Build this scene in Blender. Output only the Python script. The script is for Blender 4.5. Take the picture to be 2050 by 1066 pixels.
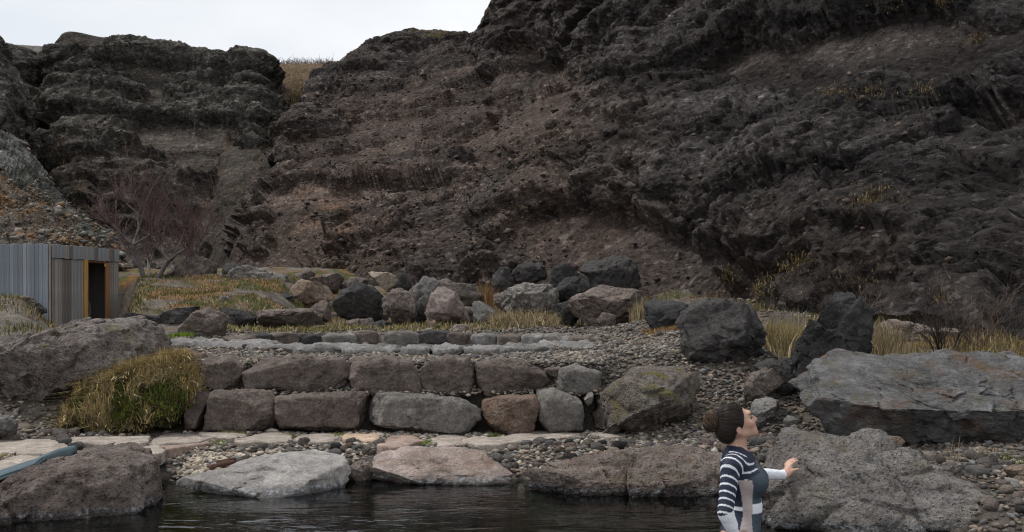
import bpy, bmesh, math, random
import numpy as np
from mathutils import Vector, Matrix

for o in list(bpy.data.objects):
    bpy.data.objects.remove(o, do_unlink=True)
SC = bpy.context.scene
COL = SC.collection

# ------------------------------------------------------------------ camera, sky, sun, exposure
U = 0.83                      # metres per survey unit: everything below is laid out in survey units and scaled once at the end
CAMH, FPX, CX, HY = 1.75, 2000.0, 1025.0, 610.0   # survey: eye height over the water, focal length, image centre, horizon
cam = bpy.data.objects.new("camera", bpy.data.cameras.new("camera"))
COL.objects.link(cam)
cam.location = (0, 0, CAMH * U)
cam.rotation_euler = (math.radians(90), 0, 0)
cam.data.sensor_width = 36.0
cam.data.lens = FPX / 2050.0 * 36.0
cam.data.shift_y = (HY - 533.0) / 2050.0
cam.data.clip_start = 0.1
cam.data.clip_end = 3000
cam.data.dof.use_dof = True
cam.data.dof.focus_distance = 6.8
cam.data.dof.aperture_fstop = 13.0
SC.camera = cam

SUN_DIR = Vector((-0.46, 0.16, 0.87)).normalized()      # towards the sun
w = bpy.data.worlds.new("World"); SC.world = w; w.use_nodes = True
nt = w.node_tree; nt.nodes.clear()
sky = nt.nodes.new("ShaderNodeTexSky"); sky.sky_type = 'NISHITA'; sky.sun_disc = False
sky.sun_elevation = math.asin(SUN_DIR.z); sky.sun_rotation = math.atan2(SUN_DIR.x, SUN_DIR.y)
tc = nt.nodes.new("ShaderNodeTexCoord")
mp = nt.nodes.new("ShaderNodeMapping"); mp.inputs['Scale'].default_value = (1.0, 1.0, 2.4)
nz = nt.nodes.new("ShaderNodeTexNoise"); nz.inputs['Scale'].default_value = 2.6; nz.inputs['Detail'].default_value = 5; nz.inputs['Roughness'].default_value = 0.5
rp = nt.nodes.new("ShaderNodeValToRGB")
rp.color_ramp.elements[0].position = 0.30; rp.color_ramp.elements[0].color = (4.65, 4.9, 5.2, 1)
rp.color_ramp.elements[1].position = 0.70; rp.color_ramp.elements[1].color = (6.3, 6.3, 6.33, 1)
mx = nt.nodes.new("ShaderNodeMix"); mx.data_type = 'RGBA'; mx.inputs['Factor'].default_value = 0.93
bg = nt.nodes.new("ShaderNodeBackground"); bg.inputs['Strength'].default_value = 0.1
ow = nt.nodes.new("ShaderNodeOutputWorld")
L = nt.links.new
L(tc.outputs['Generated'], mp.inputs['Vector']); L(mp.outputs[0], nz.inputs['Vector']); L(nz.outputs['Fac'], rp.inputs[0])
L(sky.outputs[0], mx.inputs['A']); L(rp.outputs[0], mx.inputs['B']); L(mx.outputs['Result'], bg.inputs['Color']); L(bg.outputs[0], ow.inputs[0])
sun = bpy.data.objects.new("sun", bpy.data.lights.new("sun", 'SUN')); COL.objects.link(sun)
sun.data.energy = 1.5; sun.data.angle = math.radians(15); sun.data.color = (1.0, 0.97, 0.93)
sun.rotation_euler = (-SUN_DIR).to_track_quat('-Z', 'Y').to_euler()
vs = SC.view_settings
vs.view_transform = 'Standard'; vs.look = 'None'; vs.exposure = 0.74; vs.gamma = 1.0; vs.use_curve_mapping = False
SC.render.engine = 'CYCLES'
SC.cycles.use_denoising = True; SC.cycles.filter_width = 1.15
SC.cycles.max_bounces = 5; SC.cycles.diffuse_bounces = 2; SC.cycles.glossy_bounces = 2; SC.cycles.transparent_max_bounces = 8

# ------------------------------------------------------------------ helpers
RNG = np.random.default_rng(7)
random.seed(5)
u32 = np.uint32
def hsh(ix, iy, iz, seed):
    with np.errstate(over='ignore'):
        h = ix.astype(np.int32).view(u32) * u32(0x8da6b343) ^ iy.astype(np.int32).view(u32) * u32(0xd8163841) ^ iz.astype(np.int32).view(u32) * u32(0xcb1ab31f)
        h = h ^ u32((seed * 2654435761 + 12345) & 0xffffffff)
        h = h ^ (h >> u32(15)); h = h * u32(0x2c1b3c6d); h = h ^ (h >> u32(12)); h = h * u32(0x297a2d39); h = h ^ (h >> u32(15))
    return h
_G = np.array([[1,1,0],[-1,1,0],[1,-1,0],[-1,-1,0],[1,0,1],[-1,0,1],[1,0,-1],[-1,0,-1],[0,1,1],[0,-1,1],[0,1,-1],[0,-1,-1],[1,1,0],[-1,1,0],[0,-1,1],[0,-1,-1]], np.float32)
def gnoise(p, seed=0):
    p = np.asarray(p, np.float32); i = np.floor(p); f = p - i; i = i.astype(np.int32)
    t = f * f * f * (f * (f * 6 - 15) + 10); out = np.zeros(len(p), np.float32)
    for dx in (0, 1):
        wx = t[:, 0] if dx else 1 - t[:, 0]
        for dy in (0, 1):
            wy = t[:, 1] if dy else 1 - t[:, 1]
            for dz in (0, 1):
                wz = t[:, 2] if dz else 1 - t[:, 2]
                g = _G[hsh(i[:, 0] + dx, i[:, 1] + dy, i[:, 2] + dz, seed) & u32(15)]
                out += wx * wy * wz * (g[:, 0] * (f[:, 0] - dx) + g[:, 1] * (f[:, 1] - dy) + g[:, 2] * (f[:, 2] - dz))
    return out
def fbm(p, octv=5, seed=0, gain=0.5, ridged=False):
    p = np.asarray(p, np.float32); out = np.zeros(len(p), np.float32); a = 1.0
    for k in range(octv):
        n = gnoise(p * (2.03 ** k), seed + 17 * k)
        out += a * ((1 - 2 * np.abs(n)) - 0.5 if ridged else n); a *= gain
    return out
def worley(p, seed=0):
    """nearest-cell facets: F1, F2, a random tilted plane per cell, a random number per cell"""
    p = np.asarray(p, np.float32); i = np.floor(p).astype(np.int32); n = len(p)
    f1 = np.full(n, 1e9, np.float32); f2 = f1.copy(); pl = np.zeros(n, np.float32); idr = np.zeros(n, np.float32)
    for dx in (-1, 0, 1):
        for dy in (-1, 0, 1):
            for dz in (-1, 0, 1):
                cx, cy, cz = i[:, 0] + dx, i[:, 1] + dy, i[:, 2] + dz
                h = hsh(cx, cy, cz, seed)
                vx = p[:, 0] - cx - (h & u32(1023)).astype(np.float32) / 1023
                vy = p[:, 1] - cy - ((h >> u32(10)) & u32(1023)).astype(np.float32) / 1023
                vz = p[:, 2] - cz - ((h >> u32(20)) & u32(1023)).astype(np.float32) / 1023
                d = vx * vx + vy * vy + vz * vz
                m = d < f1
                f2 = np.where(m, f1, np.minimum(f2, d))
                h2 = h * u32(2246822519)
                gx = (h2 & u32(255)).astype(np.float32) / 127.5 - 1; gy = ((h2 >> u32(8)) & u32(255)).astype(np.float32) / 127.5 - 1; gz_ = ((h2 >> u32(16)) & u32(255)).astype(np.float32) / 127.5 - 1
                pl = np.where(m, vx * gx + vy * gy + vz * gz_, pl)
                idr = np.where(m, ((h2 >> u32(24)) & u32(255)).astype(np.float32) / 255, idr)
                f1 = np.where(m, d, f1)
    return np.sqrt(f1), np.sqrt(f2), pl, idr
def sstep(a, b, x):
    t = np.clip((np.asarray(x, float) - a) / (b - a), 0, 1); return t * t * (3 - 2 * t)
def ray(px, py):
    return np.array([(px - CX) / FPX, 1.0, -(py - HY) / FPX])
def P(px, py, D):
    return np.array([(px - CX) / FPX * D, D, CAMH - (py - HY) / FPX * D])
def topx(v):
    return CX + v[:, 0] / v[:, 1] * FPX, HY - (v[:, 2] - CAMH) / v[:, 1] * FPX

def mesh_np(name, verts, faces, colors=None, smooth=True):
    verts = np.ascontiguousarray(verts, np.float32); faces = np.ascontiguousarray(faces, np.int32)
    me = bpy.data.meshes.new(name); k = faces.shape[1]; nf = len(faces)
    me.vertices.add(len(verts)); me.vertices.foreach_set('co', verts.ravel())
    me.loops.add(nf * k); me.loops.foreach_set('vertex_index', faces.ravel())
    me.polygons.add(nf); me.polygons.foreach_set('loop_start', np.arange(0, nf * k, k, dtype=np.int32))
    me.polygons.foreach_set('loop_total', np.full(nf, k, np.int32))
    if smooth: me.polygons.foreach_set('use_smooth', np.ones(nf, bool))
    if colors is not None:
        a = me.color_attributes.new('Col', 'FLOAT_COLOR', 'POINT')
        c = np.ones((len(verts), 4), np.float32); c[:, :3] = colors; a.data.foreach_set('color', c.ravel())
    me.update(calc_edges=True); me.validate()
    return me
def link(name, me, mat=None, parent=None, loc=(0, 0, 0), label=None, cat=None, group=None, kind=None):
    o = bpy.data.objects.new(name, me); COL.objects.link(o); o.location = loc
    if mat is not None and me is not None:
        if len(me.materials) == 0: me.materials.append(mat)
    if parent is not None: o.parent = parent
    return tag(o, label, cat, group, kind)
def tag(o, label=None, cat=None, group=None, kind=None):
    for k, v in (('label', label), ('category', cat), ('group', group), ('kind', kind)):
        if v is not None: o[k] = v
    return o
def empty(name, loc, label, cat, group=None):
    return tag(link(name, None, None, None, loc), label, cat, group)
def grid_faces(nu, nv):
    a = np.arange(nu * nv).reshape(nv, nu)
    return np.stack([a[:-1, :-1].ravel(), a[:-1, 1:].ravel(), a[1:, 1:].ravel(), a[1:, :-1].ravel()], 1)
def crom(C, t):
    """Catmull-Rom along axis 0 at parameters t"""
    n = len(C); i = np.clip(np.floor(t).astype(int), 0, n - 2); f = (t - i).reshape((-1,) + (1,) * (C.ndim - 1))
    p0, p1, p2, p3 = C[np.maximum(i - 1, 0)], C[i], C[i + 1], C[np.minimum(i + 2, n - 1)]
    return 0.5 * (2 * p1 + (p2 - p0) * f + (2 * p0 - 5 * p1 + 4 * p2 - p3) * f ** 2 + (3 * p1 - p0 - 3 * p2 + p3) * f ** 3)
_ICO = {}
def ico(level):
    if level not in _ICO:
        bm = bmesh.new(); bmesh.ops.create_icosphere(bm, subdivisions=level, radius=1.0)
        bm.verts.ensure_lookup_table()
        _ICO[level] = (np.array([v.co[:] for v in bm.verts], np.float32), np.array([[v.index for v in f.verts] for f in bm.faces], np.int32)); bm.free()
    return _ICO[level]
def boxes_mesh(name, boxes, mat, parent=None, **kw):
    """list of (centre, half size, rotz) -> one bevelled mesh"""
    bm = bmesh.new()
    for c, h, rz in boxes:
        r = bmesh.ops.create_cube(bm, size=2.0); vs_ = r['verts']
        bmesh.ops.scale(bm, vec=h, verts=vs_)
        bmesh.ops.rotate(bm, cent=(0, 0, 0), matrix=Matrix.Rotation(rz, 3, 'Z'), verts=vs_)
        bmesh.ops.translate(bm, vec=c, verts=vs_)
    me = bpy.data.meshes.new(name); bm.to_mesh(me); bm.free()
    return link(name, me, mat, parent, **kw)
def tubes(paths, sides=6):
    """list of (points Nx3, radii N) -> verts, quad faces"""
    V, F, base = [], [], 0
    for pts, rad in paths:
        pts = np.asarray(pts, float); n = len(pts); rad = np.asarray(rad, float)
        tg = np.gradient(pts, axis=0); tg /= np.linalg.norm(tg, axis=1)[:, None] + 1e-9
        ref = np.where(np.abs(tg[:, 2:3]) > 0.9, np.array([[1.0, 0, 0]]), np.array([[0, 0, 1.0]]))
        a = np.cross(tg, ref); a /= np.linalg.norm(a, axis=1)[:, None] + 1e-9; b = np.cross(tg, a)
        an = np.arange(sides) / sides * 2 * math.pi
        ring = pts[:, None, :] + rad[:, None, None] * (np.cos(an)[None, :, None] * a[:, None, :] + np.sin(an)[None, :, None] * b[:, None, :])
        V.append(ring.reshape(-1, 3))
        for k in range(n - 1):
            for s in range(sides):
                s2 = (s + 1) % sides
                F.append((base + k * sides + s, base + k * sides + s2, base + (k + 1) * sides + s2, base + (k + 1) * sides + s))
        base += n * sides
    return np.concatenate(V), np.array(F, np.int32)

# ------------------------------------------------------------------ materials
class NT:
    def __init__(s, name):
        s.m = bpy.data.materials.new(name); s.m.use_nodes = True; s.t = s.m.node_tree; s.t.nodes.clear()
        s.out = s.n('ShaderNodeOutputMaterial')
    def n(s, typ, **kw):
        nd = s.t.nodes.new(typ)
        for k, v in kw.items():
            if hasattr(nd, k) and not k[0].isupper(): setattr(nd, k, v)
            else: s.i(nd, k, v)
        return nd
    def i(s, nd, key, v):
        key = key.replace('_', ' ') if isinstance(key, str) else key
        sock = nd.inputs[key]
        if hasattr(v, 'outputs'): s.t.links.new(v.outputs[0], sock)
        elif isinstance(v, bpy.types.NodeSocket): s.t.links.new(v, sock)
        else:
            if sock.type == 'RGBA' and len(v) == 3: v = (*v, 1)
            sock.default_value = v
    def coord(s, which='Object'):
        return s.n('ShaderNodeTexCoord').outputs[which]
    def noise(s, vec, scale, detail=5, rough=0.55, dist=0.0):
        return s.n('ShaderNodeTexNoise', Vector=vec, Scale=scale, Detail=detail, Roughness=rough, Distortion=dist).outputs['Fac']
    def vor(s, vec, scale, feature='F1', out='Distance', rand=1.0):
        return s.n('ShaderNodeTexVoronoi', feature=feature, Vector=vec, Scale=scale, Randomness=rand).outputs[out]
    def ramp(s, fac, stops):
        r = s.n('ShaderNodeValToRGB'); s.i(r, 0, fac); e = r.color_ramp.elements
        while len(e) < len(stops): e.new(0.5)
        for k, (pos, c) in enumerate(stops):
            e[k].position = pos; e[k].color = (c, c, c, 1) if not hasattr(c, '__len__') else (*c, 1)
        return r.outputs[0]
    def mix(s, fac, a, b, mode='MIX'):
        m = s.n('ShaderNodeMix', data_type='RGBA', blend_type=mode)
        s.i(m, 0, fac)
        for k, v in ((6, a), (7, b)):
            s.i(m, k, v)
        return m.outputs[2]
    def math(s, op, a, b=0.0, clamp=False):
        m = s.n('ShaderNodeMath', operation=op, use_clamp=clamp); s.i(m, 0, a); s.i(m, 1, b); return m.outputs[0]
    def bump(s, h, strength, dist, normal=None):
        b = s.n('ShaderNodeBump', Height=h, Strength=strength, Distance=dist)
        if normal is not None: s.i(b, 'Normal', normal)
        return b.outputs[0]
    def facets(s, vec, scale):
        vo = s.n('ShaderNodeTexVoronoi', feature='F1', Vector=vec, Scale=scale)
        d = s.n('ShaderNodeVectorMath', operation='SUBTRACT'); s.i(d, 0, vec); s.i(d, 1, vo.outputs['Position'])
        c = s.n('ShaderNodeVectorMath', operation='SUBTRACT'); s.i(c, 0, vo.outputs['Color']); c.inputs[1].default_value = (.5, .5, .5)
        dt = s.n('ShaderNodeVectorMath', operation='DOT_PRODUCT'); s.i(dt, 0, d); s.i(dt, 1, c)
        sp = s.n('ShaderNodeSeparateColor'); s.i(sp, 0, vo.outputs['Color'])
        return s.math('ADD', s.math('MULTIPLY', dt.outputs['Value'], scale * 2.0), s.math('MULTIPLY', sp.outputs[0], 0.5)), sp.outputs[1]
    def finish(s, color, rough=0.9, normal=None, spec=0.3, **kw):
        p = s.n('ShaderNodeBsdfPrincipled'); s.i(p, 'Base Color', color); s.i(p, 'Roughness', rough); s.i(p, 'Specular IOR Level', spec)
        if normal is not None: s.i(p, 'Normal', normal)
        for k, v in kw.items(): s.i(p, k, v)
        s.t.links.new(p.outputs[0], s.out.inputs[0]); return s.m
def rockmat(name, c1, c2, scale=1.0, lichen=0.0, lcol=(0.32, 0.32, 0.31), moss=0.0, wet=False, bump=1.0, rust=0.0, strat=0.0, pits=0.5, spots=0.0):
    k = NT(name); co = k.coord('Object')
    oi = k.n('ShaderNodeObjectInfo')
    va = k.n('ShaderNodeVectorMath', operation='ADD'); k.i(va, 0, co)
    sc = k.n('ShaderNodeVectorMath', operation='SCALE'); k.i(sc, 0, oi.outputs['Location']); k.i(sc, 'Scale', 3.7); k.i(va, 1, sc)
    v = va.outputs[0]
    if strat:
        mpn = k.n('ShaderNodeMapping', Vector=v); mpn.inputs['Scale'].default_value = (1, 1, 1 + strat); mpn.inputs['Rotation'].default_value = (0.25, 0.1, 0); vst = mpn.outputs[0]
    else: vst = v
    big = k.noise(v, 1.6 * scale, 4, 0.62, 0.4); mid = k.noise(vst, 8 * scale, 5, 0.72); fine = k.noise(vst, 46 * scale, 3, 0.75)
    col = k.mix(k.ramp(big, [(0.34, 0), (0.66, 1)]), c1, c2)
    col = k.mix(0.75, col, k.ramp(mid, [(0.28, 0.42), (0.5, 0.98), (0.72, 1.55)]), 'MULTIPLY')
    col = k.mix(0.7, col, k.ramp(fine, [(0.3, 0.45), (0.5, 1.0), (0.7, 1.6)]), 'MULTIPLY')
    if rust:
        col = k.mix(k.math('MULTIPLY', k.ramp(k.noise(v, 2.7 * scale, 6, 0.6, 0.5), [(0.5, 0), (0.66, 1)]), rust), col, (0.16, 0.085, 0.045))
    if lichen:
        l1 = k.ramp(k.noise(v, 11 * scale, 8, 0.72, 0.6), [(0.53, 0), (0.64, 1)])
        col = k.mix(k.math('MULTIPLY', l1, lichen), col, lcol)
    if spots:
        sp = k.ramp(k.vor(v, 17 * scale), [(0.10, 1), (0.19, 0)])
        sm = k.ramp(k.noise(v, 3.1 * scale, 3), [(0.5, 0), (0.6, 1)])
        col = k.mix(k.math('MULTIPLY', k.math('MULTIPLY', sp, sm), spots), col, (0.5, 0.5, 0.47))
    geo = k.n('ShaderNodeNewGeometry')
    if moss:
        nx = k.n('ShaderNodeSeparateXYZ'); k.i(nx, 0, geo.outputs['Normal'])
        mm = k.ramp(k.noise(v, 4.2 * scale, 5, 0.65, 0.4), [(0.56, 0), (0.62, 1)])
        mm = k.math('MULTIPLY', mm, k.ramp(nx.outputs[2], [(0.15, 0), (0.5, 1)]))
        col = k.mix(k.math('MULTIPLY', mm, moss), col, k.mix(k.noise(v, 30, 3), (0.05, 0.055, 0.012), (0.16, 0.13, 0.02)))
    rough = 0.88
    if wet:
        pz = k.n('ShaderNodeSeparateXYZ'); k.i(pz, 0, geo.outputs['Position'])
        zz = k.math('ADD', pz.outputs[2], k.math('MULTIPLY', k.math('SUBTRACT', k.noise(v, 7, 6, 0.7), 0.5), 0.10))
        crust = k.math('MULTIPLY', k.ramp(zz, [(0.016, 0), (0.03, 1)]), k.ramp(zz, [(0.042, 1), (0.07, 0)]))
        crust = k.math('MULTIPLY', crust, k.ramp(k.noise(v, 26, 6, 0.75), [(0.46, 0), (0.62, 1)]))
        wetf = k.ramp(zz, [(0.03, 1), (0.085, 0)])
        col = k.mix(k.math('MULTIPLY', wetf, 0.75), col, (0.018, 0.016, 0.016))
        col = k.mix(k.math('MULTIPLY', crust, 0.7), col, (0.34, 0.36, 0.39))
        rough = k.math('SUBTRACT', 0.88, k.math('MULTIPLY', wetf, 0.45))
    h = k.math('ADD', k.math('MULTIPLY', mid, 1.0), k.math('MULTIPLY', fine, 0.45))
    if pits > 0.85:
        h = k.math('ADD', h, k.math('MULTIPLY', k.ramp(k.vor(v, 30 * scale), [(0.1, 0), (0.35, 1)]), 0.35 * pits))
    vw = k.mix(0.05, v, k.n('ShaderNodeTexNoise', Vector=v, Scale=6.0 * scale, Detail=2.0).outputs['Color'])
    fh, fc = k.facets(vw, 9.0 * scale)
    col = k.mix(0.55, col, k.ramp(fc, [(0.0, 0.75), (1.0, 1.25)]), 'MULTIPLY')
    h = k.math('ADD', h, k.math('MULTIPLY', fh, 0.5))
    nrm = k.bump(h, min(1.0, 0.85 * bump), 0.055 / scale * bump)
    return k.finish(col, rough, nrm, 0.28)
def vcolmat(name, rough=0.9, scale=20.0, bump=0.02, vary=0.6, spec=0.25, scale2=None, trans=0.0, coord='Object'):
    k = NT(name); a = k.n('ShaderNodeVertexColor', layer_name='Col'); v = k.coord(coord)
    n1 = k.noise(v, scale, 8, 0.7); col = k.mix(vary, a.outputs[0], k.ramp(n1, [(0.3, 0.35), (0.5, 1.0), (0.7, 1.7)]), 'MULTIPLY'); h = n1
    if scale2:
        n2 = k.noise(v, scale2, 8, 0.72, 0.4); col = k.mix(vary, col, k.ramp(n2, [(0.3, 0.45), (0.5, 1.0), (0.7, 1.6)]), 'MULTIPLY')
        h = k.math('ADD', k.math('MULTIPLY', n1, 0.4), n2)
    nrm = k.bump(h, 0.9, bump) if bump else None
    if trans: return k.finish(col, rough, nrm, spec, **{'Transmission Weight': 0.0, 'Subsurface Weight': 0.0})
    return k.finish(col, rough, nrm, spec)
def plainmat(name, c, rough=0.8, scale=30.0, vary=0.4, bump=0.004, spec=0.3, stretch=None, metallic=0.0):
    k = NT(name); v = k.coord('Object')
    if stretch:
        m = k.n('ShaderNodeMapping', Vector=v); m.inputs['Scale'].default_value = stretch; v = m.outputs[0]
    n1 = k.noise(v, scale, 6, 0.65); n0 = k.noise(v, scale * 0.13, 4, 0.6)
    col = k.mix(vary, c, k.ramp(n1, [(0.3, 0.4), (0.5, 1.0), (0.7, 1.6)]), 'MULTIPLY')
    col = k.mix(vary * 0.8, col, k.ramp(n0, [(0.3, 0.6), (0.7, 1.4)]), 'MULTIPLY')
    return k.finish(col, rough, k.bump(n1, 0.8, bump) if bump else None, spec, Metallic=metallic)
# ------------------------------------------------------------------ the ground (one sheet) as a height function
def shore(x):
    return np.interp(x, [-30, -6, -4.5, -4.05, -3.6, 2.2, 2.9, 3.6, 5, 8, 30], [6.5, 7.6, 8.2, 8.9, 9.9, 9.9, 8.2, 7.0, 5.6, 4.5, 4.0]) + 0.0
PX_, PY_, PRX, PRY = -1.72, 16.0, 2.75, 2.45          # the upper stone-lined pool
def gz(x, y):
    x = np.asarray(x, float); y = np.asarray(y, float)
    x, y = np.broadcast_arrays(x, y)
    d = y - shore(x)
    low = np.interp(d, [-2.2, -0.55, 0.0, 0.12, 0.75, 1.4, 4], [-0.95, -0.75, -0.12, 0.03, 0.22, 0.27, 0.30])
    mid = np.interp(y, [11, 12.3, 14, 20, 22, 26, 30, 35, 48, 60, 90], [1.02, 1.05, 1.13, 1.14, 1.16, 1.27, 1.75, 2.35, 3.9, 5.2, 6.0])
    left = np.interp(y, [11, 14, 20, 21.6, 22.5, 28, 35, 50, 90], [1.08, 1.13, 1.18, 1.25, 1.62, 2.45, 3.0, 3.4, 4.0])
    right = np.interp(y, [11, 13, 15, 19, 24, 30, 40, 90], [1.08, 1.12, 1.35, 1.60, 1.90, 2.5, 4, 6])
    up = mid + (left - mid) * sstep(-5.0, -6.6, x) + (right - mid) * sstep(1.5, 5.0, x)
    shedlow = sstep(-0.372, -0.392, x / np.maximum(y, 1)) * sstep(19.5, 21, y) * sstep(29.2, 28.2, y)
    up = up + (1.12 - up) * shedlow
    up = up + 0.72 * sstep(-0.448, -0.50, x / np.maximum(y, 1)) * sstep(15, 21, y) * sstep(27, 25.5, y)
    # step between lower bank and terrace: sharp behind the stone wall, a ramp to either side of it
    wl = sstep(-4.7, -4.2, x) * sstep(1.35, 0.95, x)
    a = 11.2 + (11.62 - 11.2) * wl; b = 13.2 + (12.1 - 13.2) * wl
    t = np.clip((y - a) / (b - a), 0, 1); t = t * t * (3 - 2 * t)
    z = low + (np.maximum(up, low) - low) * t
    r = np.hypot((x - PX_) / PRX, (y - PY_) / PRY)
    z = z - 0.55 * sstep(1.0, 0.9, r) * t
    return np.where(y < 0.5, -0.95 + 1.2 * sstep(0.5, -1.5, y), z)
def gnz(x, y):
    p = np.stack([np.ravel(x), np.ravel(y), np.ravel(gz(x, y))], 1); yy = p[:, 1]
    return p[:, 2] + (fbm(p * 0.9, 4, 3) * 0.10 + fbm(p * 5.0, 4, 9) * 0.025) * np.clip(sstep(12.2, 13.5, yy) + sstep(11.8, 11.3, yy), 0, 1) * np.where(yy > 20, 1.0, 0.55)
def ground_hit(px, py, n=3000):
    r = ray(px, py); D = np.linspace(4, 70, n); z = CAMH + r[2] * D
    below = np.nonzero(z <= gz(r[0] * D, D))[0]
    return D[below[0]] if len(below) else 70.0
def nonuni(knots):
    out = []
    for (a, b, n) in knots: out.append(np.linspace(a, b, n, endpoint=False))
    return np.concatenate(out + [[knots[-1][1]]])
gx = nonuni([(-400, -60, 8), (-60, -20, 30), (-20, -7, 90), (-7, 5.5, 150), (5.5, 12, 50), (12, 60, 24), (60, 400, 8)])
gy = nonuni([(-200, -4, 8), (-4, 6, 30), (6, 13, 110), (13, 20, 70), (20, 32, 60), (32, 60, 40), (60, 400, 12)])
X, Y = np.meshgrid(gx, gy); Zg = gz(X, Y)
pg = np.stack([X.ravel(), Y.ravel(), Zg.ravel()], 1)
nr = fbm(pg * 0.9, 4, 3) * 0.10 + fbm(pg * 5.0, 4, 9) * 0.025
grassy = (sstep(-4.6, -6.0, pg[:, 0]) * sstep(20.5, 21.8, pg[:, 1]) + sstep(23, 25, pg[:, 1]) * 0.7 + sstep(-10.5, -11.8, pg[:, 0]) + sstep(4.0, 5.5, pg[:, 0]) * sstep(11.2, 12.2, pg[:, 1]) * 0.8)
grassy = np.clip(grassy, 0, 1) * sstep(-0.25, 0.2, fbm(pg * 0.8, 3, 5))
pg[:, 2] += nr * np.clip(sstep(12.2, 13.5, pg[:, 1]) + sstep(11.8, 11.3, pg[:, 1]), 0, 1) * np.where(pg[:, 1] > 20, 1.0, 0.55)
cg = np.array([0.115, 0.098, 0.083]) * (1 + 0.8 * fbm(pg * 2.2, 4, 21)[:, None])
gcol = np.where((fbm(pg * 1.3, 4, 31) > 0.02)[:, None], np.array([0.17, 0.095, 0.035]), np.array([0.06, 0.065, 0.018]))
cg = cg + (gcol - cg) * grassy[:, None]
under = sstep(0.03, -0.1, pg[:, 2])[:, None]
cg = cg + (np.array([0.052, 0.056, 0.040]) - cg) * under
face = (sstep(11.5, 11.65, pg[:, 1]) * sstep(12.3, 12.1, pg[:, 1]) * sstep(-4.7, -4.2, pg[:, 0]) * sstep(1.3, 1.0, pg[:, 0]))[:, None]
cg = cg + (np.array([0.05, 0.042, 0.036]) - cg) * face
M_ground = vcolmat('ground_soil', 0.95, 9.0, 0.03, 0.8, 0.2, 60.0)
link('ground', mesh_np('ground', pg, grid_faces(len(gx), len(gy)), np.clip(cg, 0.01, 1)), M_ground, kind='structure', label='stony ground of the hot spring terrace and its banks')
del X, Y

# ------------------------------------------------------------------ water
def watermat(name, tint, rscale=1.0, amp=0.0065):
    k = NT(name); v = k.coord('Object')
    m = k.n('ShaderNodeMapping', Vector=v); m.inputs['Scale'].default_value = (1.0, 2.2, 1.0)
    n1 = k.noise(m.outputs[0], 1.5 * rscale, 2, 0.5, 0.8); n2 = k.math('MULTIPLY', k.noise(m.outputs[0], 9 * rscale, 3, 0.55, 0.3), k.ramp(k.noise(v, 0.9, 2), [(0.35, 0.15), (0.65, 1.3)]))
    nrm = k.bump(k.math('ADD', n1, k.math('MULTIPLY', n2, 0.22)), 0.55, amp * 4)
    fr = k.n('ShaderNodeFresnel', IOR=1.33); k.i(fr, 'Normal', nrm)
    g = k.n('ShaderNodeBsdfGlossy', Color=(0.95, 0.97, 1.0), Roughness=0.035); k.i(g, 'Normal', nrm)
    t = k.n('ShaderNodeBsdfTransparent', Color=tint)
    ms = k.n('ShaderNodeMixShader'); k.i(ms, 0, fr.outputs[0]); k.t.links.new(t.outputs[0], ms.inputs[1]); k.t.links.new(g.outputs[0], ms.inputs[2])
    k.t.links.new(ms.outputs[0], k.out.inputs[0]); return k.m
wx, wy = np.meshgrid(np.linspace(-12, 12, 60), np.linspace(0.2, 10.3, 40))
wp = np.stack([wx.ravel(), wy.ravel(), np.zeros(wx.size)], 1)
link('water', mesh_np('water', wp, grid_faces(60, 40)), watermat('spring_water', (0.52, 0.57, 0.49)), kind='structure', label='dark clear water of the lower bathing pool')
an = np.linspace(0, 2 * math.pi, 49)[:-1]
up_ = np.stack([PX_ + 1.02 * PRX * np.cos(an), PY_ + 1.02 * PRY * np.sin(an), np.full(48, 0.86)], 1)
bm = bmesh.new(); bm.faces.new([bm.verts.new(p) for p in up_]); me = bpy.data.meshes.new('upper_water'); bm.to_mesh(me); bm.free()
link('upper_water', me, watermat('upper_pool_water', (0.5, 0.55, 0.55), 1.4, 0.006), kind='structure', label='still grey water inside the upper stone-lined pool')

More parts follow.
